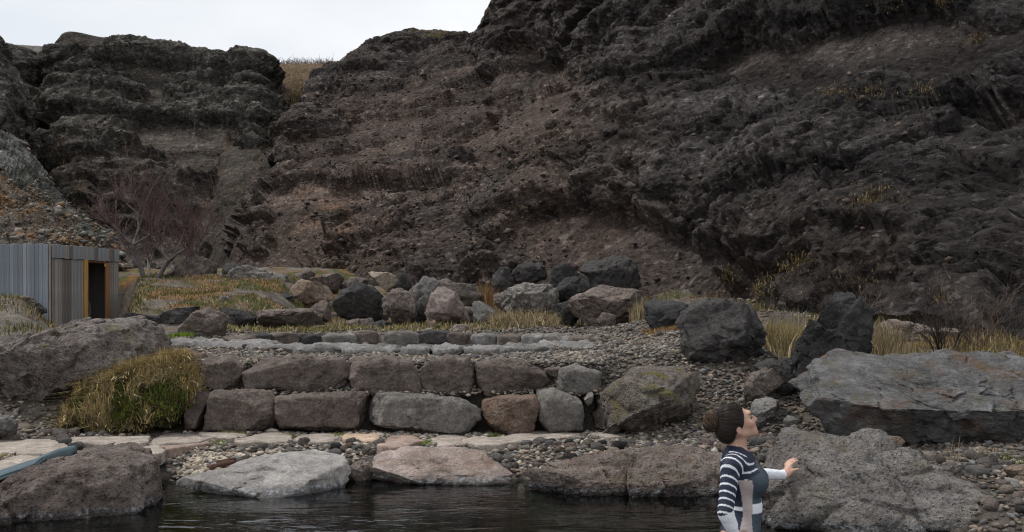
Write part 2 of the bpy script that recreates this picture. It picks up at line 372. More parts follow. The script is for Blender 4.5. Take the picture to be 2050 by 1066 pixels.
# ------------------------------------------------------------------ cliffs: lofted between surveyed contours, then broken into rock
def sheet(rows, nu, nv, attrs=None, vw=None):
    """rows: K lists of (px, py, D); returns grid points, attribute grids"""
    rows = rows[:-1] + [[(q[0], q[1] + 1.0, q[2] + 3.0) for q in rows[-2]], [(q[0], q[1] + 25.0, l_[2]) for q, l_ in zip(rows[-2], rows[-1])]]
    attrs = np.concatenate([np.array(attrs, float)[:-1], np.array(attrs, float)[-2:]]); vw = (list(vw[:-1]) + [0.12] + [0.1]) if vw else [1] * (len(rows) - 3) + [0.12, 0.2]
    C = np.array([[P(*q) for q in r] for r in rows])          # K x n x 3
    K, n = C.shape[:2]
    A = np.array(attrs, float)
    pxs = np.array([[q[0] for q in r] for r in rows], float).mean(0); mid_ = (pxs[1:] + pxs[:-1]) / 2; s = np.concatenate([[0], np.cumsum((np.abs(np.diff(pxs)) + 8) * np.where((mid_ > 2080) | (mid_ < -30), 0.12, 1.0))])
    tu = np.interp(np.linspace(0, s[-1], nu), s, np.arange(n))
    vw = vw or [1] * (K - 1); s = np.concatenate([[0], np.cumsum(vw)])
    tv = np.interp(np.linspace(0, s[-1], nv), s, np.arange(K))
    G = crom(C, tv); tp_ = K - 3; i_ = np.clip(np.floor(tv).astype(int), 0, K - 2); f_ = (tv - i_)[:, None, None]; G = np.where((tv >= tp_)[:, None, None], C[i_] * (1 - f_) + C[i_ + 1] * f_, G); G = np.swapaxes(crom(np.swapaxes(G, 0, 1), tu), 0, 1)
    def lin(B):
        i = np.clip(np.floor(tv).astype(int), 0, K - 2); f = (tv - i)[:, None, None]; B = B[i] * (1 - f) + B[i + 1] * f
        i = np.clip(np.floor(tu).astype(int), 0, n - 2); f = (tu - i)[None, :, None]; return B[:, i] * (1 - f) + B[:, i + 1] * f
    top = K - 3; fd = 1 - 0.8 * sstep(top - 0.5, top - 0.05, tv); fd = fd * (1 - 0.9 * sstep(top, top + 0.3, tv))
    return G, lin(A), np.repeat(fd, nu)
def normals(G):
    du = np.gradient(G, axis=1); dv = np.gradient(G, axis=0); N = np.cross(du, dv); N /= np.linalg.norm(N, axis=2)[..., None] + 1e-9
    return N
def breakup(G, rock, scales, seed, strata=0.0, big=1.0, bigs=7.0, outc=0.0, fade=None):
    N = normals(G); p = G.reshape(-1, 3).astype(np.float32); n = N.reshape(-1, 3); rk = rock.reshape(-1)
    n = n * np.sign((n * -p).sum(1).mean())
    warp = np.stack([fbm(p / 6.0, 3, seed + 1), fbm(p / 6.0, 3, seed + 2), fbm(p / 6.0, 3, seed + 3)], 1)
    d = big * fbm(p / bigs, 3, seed + 4) * (0.3 + 0.7 * rk)
    oc = np.ones(len(p), np.float32)
    if outc:
        ps = p * np.array([0.62, 0.62, 2.3]) + np.array([0, 0, 0.10]) * p[:, :1] + warp * 0.8
        raw = fbm(ps / 6.5, 4, seed + 80, 0.55) + 0.55 * (rk - 0.62)
        oc = sstep(-0.03, 0.05, raw).astype(np.float32); d = d + outc * (oc - 0.5) * (0.35 + 0.65 * rk) + outc * 0.5 * sstep(0.18, 0.24, raw); rk = rk * (0.14 + 0.86 * oc)
    facet = np.zeros(len(p), np.float32)
    for j, (sc, am) in enumerate(scales):
        q = p / sc * np.array([1, 1, (2.4, 1.1, 2.0, 1.6)[j % 4]]) + warp * 0.45
        f1, f2, pl, idr = worley(q, seed + 11 + j)
        crack = np.clip((f2 - f1) / 0.12, 0, 1)
        dd = am * sc * (pl * 0.75 + (idr - 0.5) * 1.5 - (1 - crack) * 0.30)
        d = d + dd * ((0.06 + 0.94 * rk) if j < len(scales) - 1 else (0.4 + 0.6 * rk))
        facet += idr / len(scales)
    if strata:
        s = p[:, 2] * 1.0 + 0.06 * p[:, 0] + 0.9 * fbm(p / 9.0, 3, seed + 30) + 0.10 * fbm(p / 1.2, 3, seed + 31)
        for H, a in ((2.3, 0.42), (0.8, 0.24), (0.33, 0.11)):
            f = s / H; i = np.floor(f); f = f - i; z0 = np.zeros(len(p), np.int32)
            lay = lambda k_: (hsh(i.astype(np.int32) + k_, z0, z0, seed + 40) & u32(1023)).astype(np.float32) / 1023
            t = np.clip((f - 0.80) / 0.20, 0, 1); h0 = lay(0); h1 = lay(1)
            d = d + strata * a * H ** 0.5 * (h0 + (h1 - h0) * t - 0.5 + 0.35 * (0.5 - f)) * rk
    if fade is not None: d = d * fade
    q = p + n * d[:, None]
    return q, facet, oc
def cliffmat(name):
    k = NT(name); a = k.n('ShaderNodeVertexColor', layer_name='Col'); v = k.coord('Object')
    wv = k.mix(0.08, v, k.n('ShaderNodeTexNoise', Vector=v, Scale=2.2, Detail=2.0).outputs['Color'])
    m = k.n('ShaderNodeMapping', Vector=wv); m.inputs['Scale'].default_value = (1, 1, 1.7); fv = m.outputs[0]
    n1 = k.noise(v, 0.9, 5, 0.68); n2 = k.noise(fv, 4.0, 5, 0.74); n3 = k.noise(v, 24, 3, 0.75)
    h2, c2 = k.facets(fv, 4.2); h3, c3 = k.facets(fv, 11.0)
    col = k.mix(0.55, a.outputs[0], k.ramp(n1, [(0.3, 0.6), (0.5, 1.0), (0.7, 1.45)]), 'MULTIPLY')
    col = k.mix(0.75, col, k.ramp(n2, [(0.28, 0.35), (0.5, 0.95), (0.72, 1.8)]), 'MULTIPLY')
    col = k.mix(0.65, col, k.ramp(n3, [(0.3, 0.45), (0.5, 0.95), (0.62, 1.35), (0.74, 2.2)]), 'MULTIPLY')
    col = k.mix(0.6, col, k.ramp(c2, [(0.0, 0.65), (0.8, 1.15), (0.93, 1.25), (0.96, 2.1), (1.0, 2.4)]), 'MULTIPLY')
    col = k.mix(0.6, col, k.ramp(c3, [(0.0, 0.6), (0.8, 1.15), (0.90, 1.3), (0.93, 2.4), (1.0, 2.8)]), 'MULTIPLY')
    h = k.math('ADD', k.math('MULTIPLY', n2, 0.6), k.math('MULTIPLY', n3, 0.15))
    h = k.math('ADD', h, k.math('ADD', k.math('MULTIPLY', h2, 0.6), k.math('MULTIPLY', h3, 0.25)))
    return k.finish(col, 0.95, k.bump(h, 1.0, 0.17), 0.12)
M_cliff = cliffmat('cliff_basalt')
SHEETS = {}
def make_cliff(name, label, rows, nu, nv, attrs, scales, seed, cols, strata=0.6, big=1.0, bigs=7.0, vw=None, tint=None, outc=0.0):
    G, A, fd_ = sheet(rows, nu, nv, attrs, vw)
    q, facet, oc = breakup(G, A[..., 0], scales, seed, strata, big, bigs, outc, fd_)
    rk = A[..., 0].reshape(-1); br = A[..., 1].reshape(-1)
    m = np.clip(0.5 + 1.3 * fbm(q / 6.0, 4, seed + 50), 0, 1); m2 = np.clip(0.5 + 1.5 * fbm(q / 2.0, 4, seed + 60), 0, 1)
    base = cols[0] + (cols[1] - cols[0]) * m[:, None]
    base = base + (cols[2] - base) * np.clip(br * (0.6 + 0.8 * m2) + (0.30 * (1 - oc) if outc else 0), 0, 1)[:, None]
    s = q[:, 2] + 0.06 * q[:, 0] + 0.9 * fbm(q / 9.0, 3, seed + 30)
    band = np.clip(gnoise(np.stack([s * 0.9, s * 0, s * 0], 1), seed + 70) * 2.0, -0.5, 0.6) * rk
    base = base * (1 + 0.95 * band)[:, None] * (0.6 + 0.8 * facet)[:, None]
    if tint is not None: base = tint(q, base)
    link(name, mesh_np(name, q, grid_faces(nu, nv), np.clip(base, 0.005, 1)), M_cliff, kind='structure', label=label)
    N = normals(q.reshape(nv, nu, 3)).reshape(-1, 3); N *= np.where((N * -q).sum(1) < 0, -1, 1)[:, None]
    SHEETS[name] = (q, N)
A3 = lambda *c: np.array(c)
# --- the near right-hand face and the brown talus ridge running back to the gully
cols = [
 [(520,700,62),(520,560,64),(545,470,68),(570,400,74),(590,330,80),(625,270,86),(665,215,94),(710,160,104),(700,150,160)],
 [(455,640,46),(460,518,48),(505,445,52),(550,370,58),(562,290,68),(592,250,69),(628,195,76),(668,138,86),(668,135,140)],
 [(590,650,40),(590,545,42),(600,455,45),(620,370,51),(640,305,61),(655,255,67),(682,185,74),(722,92,82),(722,88,150)],
 [(720,660,36),(720,565,38),(730,470,41),(740,390,47),(760,315,56),(775,235,64),(792,165,72),(810,62,78),(810,58,150)],
 [(860,670,33),(860,575,35),(868,480,38),(880,395,43),(890,312,50),(900,225,60),(905,150,68),(925,70,74),(925,66,140)],
 [(960,675,31),(960,580,33),(965,490,36),(970,405,40),(975,320,46),(975,225,55),(965,135,68),(957,60,72),(960,40,140)],
 [(1010,675,30),(1010,582,32),(1010,490,34.5),(1010,405,38),(1010,320,43),(1010,225,51),(1000,128,63),(998,-20,66),(1000,-40,130)],
 [(1120,675,28),(1120,588,29.5),(1122,498,32),(1130,408,35),(1140,318,39),(1150,215,45),(1140,122,57),(1130,-90,60),(1130,-120,120)],
 [(1250,680,25.5),(1250,592,27),(1250,500,29),(1250,400,31.5),(1240,300,34.5),(1235,190,38.5),(1235,70,43),(1230,-180,48),(1230,-230,110)],
 [(1450,690,22),(1450,606,23.5),(1450,512,25),(1450,420,27),(1450,310,29.5),(1450,190,33),(1450,50,37),(1450,-240,43),(1450,-300,100)],
 [(1700,700,18),(1700,622,19),(1700,535,20.5),(1700,440,22.5),(1700,320,25),(1700,190,28),(1700,40,32),(1700,-300,39),(1700,-380,95)],
 [(1950,720,14.8),(1950,645,15.8),(1950,555,17),(1950,450,19),(1950,325,21.5),(1950,185,24.5),(1950,20,28),(1950,-380,35),(1950,-470,90)],
 [(2350,760,11.5),(2350,670,12.3),(2350,575,13.4),(2350,460,15),(2350,325,17),(2350,175,19.5),(2350,0,22.5),(2350,-480,29),(2350,-600,80)],
 [(3200,850,8),(3200,720,8.6),(3200,610,9.4),(3200,480,10.5),(3200,325,12),(3200,150,14),(3200,-60,16.5),(3200,-700,22),(3200,-900,60)],  # cliff carried on unseen past the frame, added to block light
]
rows = [[c[r] for c in cols] for r in range(9)]
rk = [[.6,.6,.6,.7,.6,.6,.6,.6,.7,.7,.7,.7,.7,.7],
      [.6,.6,.5,.7,.6,.6,.6,.6,.7,.8,.7,.7,.7,.7],
      [.6,.6,.9,.8,.5,.5,.5,.6,.8,.9,.7,.8,.7,.7],
      [.6,.5,.8,.9,.7,.6,.5,.7,.8,.8,.8,.9,.8,.8],
      [.6,.8,.3,.5,.6,.5,.6,.8,.9,.8,.8,.8,.8,.8],
      [.7,1.,.6,.3,.2,.15,.15,.3,1.,.9,.8,.8,.8,.8],
      [.8,1.,1.,.9,.7,.7,.8,.8,1.,.9,.9,.9,.9,.9],
      [.6,.8,1.,1.,1.,1.,1.,1.,1.,1.,1.,1.,1.,1.],
      [.3]*14]
bw = [[.4,.5,.7,.7,.5,.5,.5,.4,.3,.3,.3,.2,.2,.2],
      [.4,.5,.8,.7,.5,.5,.5,.4,.3,.3,.4,.2,.2,.2],
      [.4,.5,1.,.9,.7,.6,.5,.5,.4,.2,.3,.2,.1,.1],
      [.4,.4,.9,.9,.8,.7,.7,.7,.4,.2,.1,.1,.1,.1],
      [.3,.3,.7,.8,.9,.9,.9,1.,.4,.1,.1,.1,.1,.1],
      [.2,.3,.6,.8,.9,1.,1.,.9,.3,.1,.0,.0,.0,.0],
      [.2,.3,.3,.3,.4,.5,.5,.4,.1,.1,.0,.0,.0,.0],
      [.2,.3,.2,.1,.2,.2,.1,.1,.1,.0,.0,.0,.0,.0],
      [.2]*14]
attrs = np.stack([np.array(rk), np.array(bw)], -1)
def tintA(q, b):
    px, py = topx(q)
    b = b * (1.0 - 0.36 * sstep(1050, 1800, px))[:, None]                          # darker rock plus vignette shading painted in towards the near end
    out = np.clip(1.4 * fbm(q / 1.6, 3, 77) + 0.2, 0, 1) * sstep(360, 400, py) * sstep(500, 450, py) * sstep(570, 600, px) * sstep(720, 680, px)
    b = b + (np.array([0.19, 0.115, 0.075]) - b) * (0.75 * out)[:, None]
    mossy = sstep(85, 62, py) * sstep(800, 830, px) * sstep(930, 880, px) * np.clip(2 * fbm(q / 2, 3, 5) + .3, 0, 1)
    return b + (np.array([0.10, 0.085, 0.02]) - b) * (0.8 * mossy)[:, None]
make_cliff('cliff_face', 'dark basalt cliff and brown talus rising behind the boulders', rows, 700, 400, attrs,
           [(3.4, 0.08), (1.4, 0.12), (0.62, 0.17), (0.28, 0.24)], 100, [A3(0.037, 0.034, 0.033), A3(0.056, 0.051, 0.050), A3(0.082, 0.061, 0.051)], 0.75, 1.0, 8.0,
           [0.3, 1, 1, 1, 1, 1.1, 1.2, 0.15], tintA, 0.8)
# --- the far left cliff
sk = [(-420,20),(-150,60),(40,100),(98,122),(128,66),(200,74),(300,92),(420,106),(500,110),(530,130),(560,158),(590,196),(640,250)]
cols = []
for i, (px, py) in enumerate(sk):
    dd = [88, 86, 84, 85, 82, 81, 80, 80, 80, 81, 83, 86, 92][i]
    f = lambda t: 500 + (py - 500) * t
    cols.append([(px, 560, dd - 26), (px, f(0.05), dd - 22), (px, f(0.25), dd - 18), (px, f(0.47), dd - 13), (px, f(0.68), dd - 8), (px, f(0.86), dd - 4), (px, py, dd), (px, py - 3, dd + 60)])
rows = [[c[r] for c in cols] for r in range(8)]
rk = np.array([[.6]*13, [.6]*13, [.8]*13, [.9]*13, [1.]*13, [1.]*13, [.8]*13, [.2]*13]); bw = np.array([[.3]*13, [.5]*13, [.5]*13, [.25]*13, [.1]*13, [.08]*13, [.15]*13, [.3]*13])
make_cliff('cliff_far', 'layered grey cliff across the far end of the gorge', rows, 390, 280, np.stack([rk, bw], -1),
           [(5.0, 0.07), (2.2, 0.10), (1.0, 0.16), (0.5, 0.22)], 300, [A3(0.050, 0.048, 0.043), A3(0.072, 0.069, 0.061), A3(0.086, 0.066, 0.054)], 1.3, 1.5, 11.0, None, None, 0.9)
# --- gully floor climbing to the saddle between the two cliffs
rows = [[(380,540,58),(425,540,53),(500,540,49),(640,540,52)], [(385,470,64),(425,465,59),(490,450,57),(600,430,60)], [(390,390,72),(425,385,63.5),(500,370,62),(600,350,66)],
        [(410,310,80),(448,300,69.5),(520,290,69),(610,270,74)], [(460,262,84),(500,252,73.5),(555,245,74),(640,225,80)], [(535,198,90),(573,186,80),(604,184,81),(690,180,90)], [(540,156,112),(580,150,100),(620,146,100),(740,146,106)], [(420,126,130),(520,128,125),(640,128,125),(760,128,130)], [(420,124,170),(520,126,170),(640,126,170),(760,126,170)]]
rk = np.full((9, 4), .12); bw = np.array([[.15]*4]*4 + [[.15]*4, [.3]*4, [1.]*4, [1.]*4, [1.]*4])
def tintG(q, b):
    px, py = topx(q)
    t = sstep(215, 150, py) * np.clip(0.7 + 1.2 * fbm(q / 3, 3, 8), 0, 1)
    return b + (np.array([0.135, 0.092, 0.052]) - b) * (0.8 * t)[:, None]
make_cliff('gully', 'scree gully climbing to the grassy saddle between the cliffs', rows, 110, 170, np.stack([rk, bw], -1), [(4.0, 0.2), (1.5, 0.25)], 400, [A3(0.038, 0.035, 0.033), A3(0.052, 0.047, 0.044), A3(0.13, 0.09, 0.05)], 0.0, 0.8, 7.0, None, tintG)
# --- far pale scree behind the left notch
rows = [[(-200,300,100),(0,300,100),(140,300,100)], [(-200,200,112),(0,200,112),(140,200,112)], [(-200,84,130),(20,90,128),(140,98,128)], [(-200,82,190),(20,88,190),(140,96,190)]]
make_cliff('far_scree', 'pale scree slope seen through the notch in the far cliff', rows, 60, 60, np.stack([np.full((4, 3), .2), np.full((4, 3), .1)], -1), [(4.0, 0.2), (1.5, 0.2)], 500, [A3(0.10, 0.10, 0.092), A3(0.14, 0.135, 0.12), A3(0.12, 0.11, 0.09)], 0.0, 0.8)
# --- rock buttress at the left edge
rows = [[(-260,420,52),(-60,420,50),(20,420,50),(60,420,54),(70,420,60)], [(-260,320,53),(-60,300,51),(15,290,51),(50,280,55),(62,290,61)], [(-260,200,55),(-70,190,53),(5,185,53),(44,190,57),(50,200,63)], [(-260,60,58),(-80,70,56),(-20,85,56),(14,110,59),(22,130,65)], [(-260,30,60),(-90,40,58),(-30,55,58),(4,75,61),(8,90,67)], [(-260,25,90),(-90,36,90),(-30,50,90),(0,70,92),(2,86,92)]]
make_cliff('cliff_buttress', 'dark rock buttress at the mouth of the gorge beyond the shed', rows, 120, 120, np.stack([np.full((6, 5), .95), np.full((6, 5), .12)], -1), [(3.0, 0.10), (1.3, 0.13), (0.6, 0.16)], 600, [A3(0.06, 0.056, 0.052), A3(0.08, 0.076, 0.07), A3(0.1, 0.08, 0.06)], 0.7, 0.6)
# --- scree slope behind the shed
rows = [[(-400,640,27),(-150,620,28.5),(-20,585,29),(60,565,29.5),(120,550,30),(180,540,31),(250,530,33)],
        [(-400,470,31),(-150,480,32),(-20,480,32),(60,485,32),(120,490,32),(180,495,33),(250,505,35)],
        [(-400,330,35),(-150,370,36),(-20,385,36),(50,405,36),(110,435,35.5),(170,465,35.5),(240,490,37)],
        [(-400,150,41),(-150,240,42),(-20,300,42),(40,345,41),(100,400,40),(160,445,39),(230,480,40)],
        [(-400,60,50),(-150,170,50),(-20,250,49),(30,295,48),(85,355,47),(150,420,45),(225,475,44)],
        [(-400,100,66),(-150,220,64),(-20,310,62),(30,360,60),(85,410,58),(150,460,54),(225,500,50)]]
def tintE(q, b):
    px, py = topx(q)
    edge = np.interp(px, [-400, -20, 50, 110, 170, 240], [250, 335, 375, 425, 462, 488]) + 14 * fbm(q / 2.5, 3, 3)
    rust = sstep(edge - 12, edge + 12, py)
    rc = np.where((fbm(q / 1.0, 4, 12) > 0.08)[:, None], A3(0.15, 0.085, 0.042), A3(0.10, 0.084, 0.07))
    return b + (rc - b) * (rust * 0.9)[:, None]
make_cliff('scree_slope', 'grey-green scree slope with rusty lower part behind the shed', rows, 200, 150, np.stack([np.full((6, 7), .25), np.full((6, 7), .05)], -1), [(2.4, 0.35), (0.9, 0.4), (0.4, 0.4)], 700, [A3(0.078, 0.082, 0.075), A3(0.108, 0.110, 0.10), A3(0.12, 0.1, 0.08)], 0.0, 1.4, 5.0, None, tintE)
# ------------------------------------------------------------------ rocks
MR = {
 'brown':  rockmat('rock_brown', (0.105, 0.082, 0.070), (0.165, 0.130, 0.112), 1.0, lichen=0.35, spots=0.3),
 'grey':   rockmat('rock_grey', (0.115, 0.108, 0.102), (0.19, 0.178, 0.168), 1.0, lichen=0.4),
 'dark':   rockmat('rock_dark', (0.042, 0.039, 0.038), (0.075, 0.069, 0.066), 1.1, lichen=0.12, bump=1.2),
 'black':  rockmat('rock_black', (0.030, 0.029, 0.030), (0.055, 0.052, 0.053), 1.2, lichen=0.18, lcol=(0.16, 0.16, 0.165), bump=1.2),
 'tan':    rockmat('rock_tan', (0.16, 0.115, 0.085), (0.25, 0.19, 0.145), 1.0, lichen=0.2),
 'pale':   rockmat('rock_pale', (0.24, 0.20, 0.155), (0.36, 0.30, 0.235), 1.0, lichen=0.15),
 'pink':   rockmat('rock_pink', (0.165, 0.125, 0.112), (0.25, 0.20, 0.18), 1.0, lichen=0.3),
 'lichen': rockmat('rock_lichened', (0.11, 0.095, 0.085), (0.18, 0.165, 0.15), 1.0, lichen=0.9, lcol=(0.36, 0.35, 0.32)),
 'mossy':  rockmat('rock_mossy', (0.10, 0.082, 0.070), (0.17, 0.142, 0.120), 1.0, lichen=0.35, moss=0.75, pits=0.9, bump=1.3),
 'rough':  rockmat('rock_rough', (0.135, 0.108, 0.096), (0.225, 0.195, 0.178), 1.0, lichen=0.4, lcol=(0.28, 0.28, 0.29), moss=0.5, pits=1.0, bump=1.4),
 'blue':   rockmat('rock_slate', (0.098, 0.094, 0.092), (0.19, 0.186, 0.186), 0.9, lichen=0.45, lcol=(0.29, 0.295, 0.305), moss=0.3, rust=0.7, strat=2.5, bump=1.4),
 'wet_brown': rockmat('rock_wet_brown', (0.098, 0.074, 0.062), (0.165, 0.132, 0.115), 1.0, lichen=0.25, lcol=(0.30, 0.28, 0.27), wet=True, pits=1.0, bump=1.4),
 'wet_grey':  rockmat('rock_wet_grey', (0.19, 0.176, 0.164), (0.27, 0.252, 0.238), 1.4, lichen=0.15, wet=True, pits=0.6, bump=0.6),
 'wet_pink':  rockmat('rock_wet_pink', (0.19, 0.14, 0.115), (0.33, 0.27, 0.245), 1.0, lichen=0.3, rust=0.5, wet=True, pits=0.8, bump=1.0),
 'wet_rough': rockmat('rock_wet_rough', (0.12, 0.092, 0.078), (0.21, 0.172, 0.150), 1.0, lichen=0.3, rust=0.35, wet=True, pits=1.0, bump=1.4, moss=0.2),
 'wet_big': rockmat('rock_wet_big', (0.115, 0.102, 0.094), (0.205, 0.190, 0.180), 1.0, lichen=0.35, lcol=(0.26, 0.26, 0.26), rust=0.15, wet=True, pits=1.0, bump=1.4, moss=0.25),
 'block':  rockmat('wall_block', (0.080, 0.062, 0.053), (0.135, 0.107, 0.092), 1.2, lichen=0.22, lcol=(0.20, 0.18, 0.17), bump=0.8),
 'blockg': rockmat('wall_block_grey', (0.115, 0.106, 0.096), (0.165, 0.150, 0.136), 1.2, lichen=0.25, bump=0.8),
 'blockt': rockmat('wall_block_tan', (0.10, 0.068, 0.052), (0.155, 0.108, 0.082), 1.2, lichen=0.2, rust=0.4, bump=0.8),
 'slab':   rockmat('paving_stone', (0.235, 0.20, 0.17), (0.33, 0.285, 0.245), 1.3, lichen=0.2, lcol=(0.2, 0.18, 0.16), bump=0.5, pits=0.3),
 'slabp':  rockmat('paving_stone_pink', (0.23, 0.165, 0.135), (0.32, 0.24, 0.20), 1.3, lichen=0.2, bump=0.5, pits=0.3),
 'slabo':  rockmat('paving_stone_ochre', (0.36, 0.26, 0.18), (0.45, 0.34, 0.25), 1.3, lichen=0.15, bump=0.5, pits=0.3),
 'rim':    rockmat('rim_stone', (0.125, 0.118, 0.112), (0.205, 0.195, 0.186), 1.2, lichen=0.25, bump=0.7),
}
def Zc(ox, oy, s, pts): return [(ox + a / s, oy + b / s) for a, b in pts]
def plane_hit(px, py, O, n):
    r = ray(px, py); return np.array([0, 0, CAMH]) + r * (np.dot(O - np.array([0, 0, CAMH]), n) / np.dot(r, n))
NROCK = [0]
def rock_verts(outline, D, thick, slope=90.0, z0=None, level=6, block=0.72, lean=0.0, facet=1.0, rough=1.0, cuts=(), seed=0, sink=0.0, yaw=0.0):
    """a solid whose outline, seen in the plane through depth D with the given slope, follows the surveyed polygon; thick = half depth across that plane"""
    a = math.radians(slope); e1 = np.array([1.0, 0, 0]); e2 = np.array([0, math.cos(a), math.sin(a)]); e3 = np.array([0, math.sin(a), -math.cos(a)])
    if yaw:
        c, s = math.cos(yaw), math.sin(yaw); R = np.array([[c, -s, 0], [s, c, 0], [0, 0, 1]]); e1, e2, e3 = R @ e1, R @ e2, R @ e3
    pxm = sum(p[0] for p in outline) / len(outline)
    O = np.array([(pxm - CX) / FPX * D, D, z0 if z0 is not None else 0.0])
    W = np.array([plane_hit(px, py, O, e3) for px, py in outline]); q = np.stack([(W - O) @ e1, (W - O) @ e2], 1)
    c0 = (q.max(0) + q.min(0)) / 2
    m = q.mean(0); c0 = 0.5 * c0 + 0.5 * m
    th = np.linspace(-math.pi, math.pi, 721); r = np.zeros(721)
    for k in range(len(q)):
        A = q[k] - c0; B = q[(k + 1) % len(q)] - c0; E = B - A
        dx, dy = np.cos(th), np.sin(th); den = dx * E[1] - dy * E[0]
        with np.errstate(divide='ignore', invalid='ignore'):
            t = (A[0] * E[1] - A[1] * E[0]) / den; s = (A[0] * dy - A[1] * dx) / den
        r = np.where((np.abs(den) > 1e-9) & (t > 0) & (s >= -1e-6) & (s <= 1 + 1e-6), np.maximum(r, t), r)
    r[r == 0] = r[r > 0].mean()
    kk = np.ones(7) / 7; r = np.convolve(np.concatenate([r[-4:-1], r, r[1:4]]), kk, 'valid')
    V, F = ico(level); V = V.astype(float)
    if slope < 89: cuts = tuple(cuts)
    ang = np.arctan2(V[:, 1], V[:, 0]); rho = np.hypot(V[:, 0], V[:, 1]); lat = np.abs(V[:, 2])
    rr = np.interp(ang, th, r)
    nrm = (rho ** (2 / block) + lat ** (2 / block)) ** (-block / 2)
    rho2, lat2 = rho * nrm, lat * nrm * np.sign(V[:, 2])
    size = float(np.sqrt((q[:, 0].max() - q[:, 0].min()) * (q[:, 1].max() - q[:, 1].min())) / 2)
    u = c0[0] + rr * rho2 * np.cos(ang); v = c0[1] + rr * rho2 * np.sin(ang); wv = thick * lat2
    ctr = O + e1 * c0[0] + e2 * c0[1]
    p = O + u[:, None] * e1 + v[:, None] * e2 + wv[:, None] * e3
    if lean: p[:, 1] += lean * (p[:, 2] - p[:, 2].min())
    for nx, ny, nz_, off in cuts:
        n = np.array([nx, ny, nz_], float); n /= np.linalg.norm(n); d = (p - ctr) @ n - off * size
        p = p - n * np.where(d > 0, d * 0.93, 0)[:, None]
    # random facets
    g = np.random.default_rng(seed + 1000)
    for _ in range(int(12 * facet)):
        n = g.normal(size=3); n[1] -= 0.5; n /= np.linalg.norm(n); sup = ((p - ctr) @ n).max(); d = (p - ctr) @ n - sup * g.uniform(0.62, 0.93)
        p = p - n * np.where(d > 0, d * 0.95, 0)[:, None]
    dirn = (p - ctr) / np.array([1, 1, 1]); dirn /= np.linalg.norm(dirn, axis=1)[:, None] + 1e-9
    off = g.uniform(0, 50, 3); s = size
    f1, f2, pl, idr = worley(p / (0.75 * s) + off, seed); d = 0.13 * s * (pl + 0.5 * (idr - .5)) * facet - 0.045 * s * facet * np.clip(1 - (f2 - f1) / 0.10, 0, 1)
    f1, f2, pl, idr = worley(p / (0.26 * s) + off, seed + 1); d += 0.055 * s * (pl + 0.6 * (idr - .5)) * rough
    d += 0.05 * s * fbm(p / (0.6 * s) + off, 4, seed + 2) * rough + 0.03 * s * rough * fbm(p / (0.12 * s) + off, 3, seed + 3, 0.6)
    p = p + dirn * d[:, None]
    # keep the surveyed extent: stretch back to it in the outline plane
    for e, col in ((e1, 0), (e2, 1)):
        if lean and col == 1: e = np.array([0, 0, 1.0]); tgt = (W @ e).min(), (W @ e).max(); cur = p @ e
        else: tgt = q[:, col].min(), q[:, col].max(); cur = (p - O) @ e
        new = (cur - cur.min()) / (cur.max() - cur.min()) * (tgt[1] - tgt[0]) + tgt[0]
        p = p + (new - cur)[:, None] * e
    return p, F[:, ::-1]
def rock(name, label, cat, mat, outline, D=None, thick=None, parent=None, dD=0.0, sinkpx=8, group=None, kind=None, **kw):
    NROCK[0] += 1; kw.setdefault('seed', NROCK[0] * 7)
    if kw.get('slope', 90) > 80:
        ymax = max(p[1] for p in outline)
        outline = [(x, y + (sinkpx if y > ymax - 0.14 * (ymax - min(p[1] for p in outline)) else 0)) for x, y in outline]
    if D is None:
        xm = sum(p[0] for p in outline) / len(outline); D = ground_hit(xm, ymax) + dD
    wpx = max(p[0] for p in outline) - min(p[0] for p in outline)
    if thick is None: thick = 0.38 * wpx / FPX * D
    if kw.get('slope', 90) > 80 and 'z0' not in kw: pass
    if 'level' not in kw: kw['level'] = 7 if wpx > 400 else 6 if wpx > 110 else 5 if wpx > 34 else 4
    p, F = rock_verts(outline, D, thick, **kw)
    base = np.array([p[:, 0].mean(), p[:, 1].mean(), p[:, 2].min()])
    pb = np.zeros(3) if parent is None else np.array(parent.location)
    o = link(name, mesh_np(name, p - base, F), MR[mat], parent, tuple(base - pb), label, cat, group, kind)
    o['pv'] = 0; del o['pv']
    ROCKS.append((o, p, F)); return o
ROCKS = []
# ---- shore rocks round the lower pool
rock('boulder', 'brown pitted boulder at the pool edge carrying the rolled blue towel', 'boulder', 'wet_brown',
     [(-330, 1010), (-200, 985), (-60, 968), (0, 956), (86, 932), (162, 915), (223, 913), (244, 926), (264, 952), (275, 977), (287, 1002), (290, 1026), (285, 1060), (240, 1110), (100, 1150), (-100, 1160), (-330, 1150)], D=8.35, thick=0.75, lean=0.55, block=0.8, facet=0.7, level=7)
rock('flat_rock', 'flat pale grey rock sloping into the pool beside the driftwood', 'rock', 'wet_grey',
     [(349, 968), (392, 958), (438, 951), (476, 929), (544, 916), (620, 906), (666, 918), (676, 936), (692, 959), (690, 973), (646, 987), (582, 1000), (519, 1001), (468, 993), (428, 986), (392, 978)], D=9.0, z0=-0.015, slope=13, thick=0.085, block=0.75, facet=0.35, rough=0.45)
rock('flat_rock', 'pinkish wedge-shaped flat rock at the middle of the pool edge', 'rock', 'wet_pink',
     [(735, 957), (764, 932), (807, 914), (852, 900), (908, 898), (959, 904), (974, 924), (1010, 942), (1030, 954), (997, 965), (946, 973), (896, 975), (832, 975), (756, 974)], D=9.62, z0=-0.03, slope=19, thick=0.09, block=0.8, facet=0.7, rough=0.7)
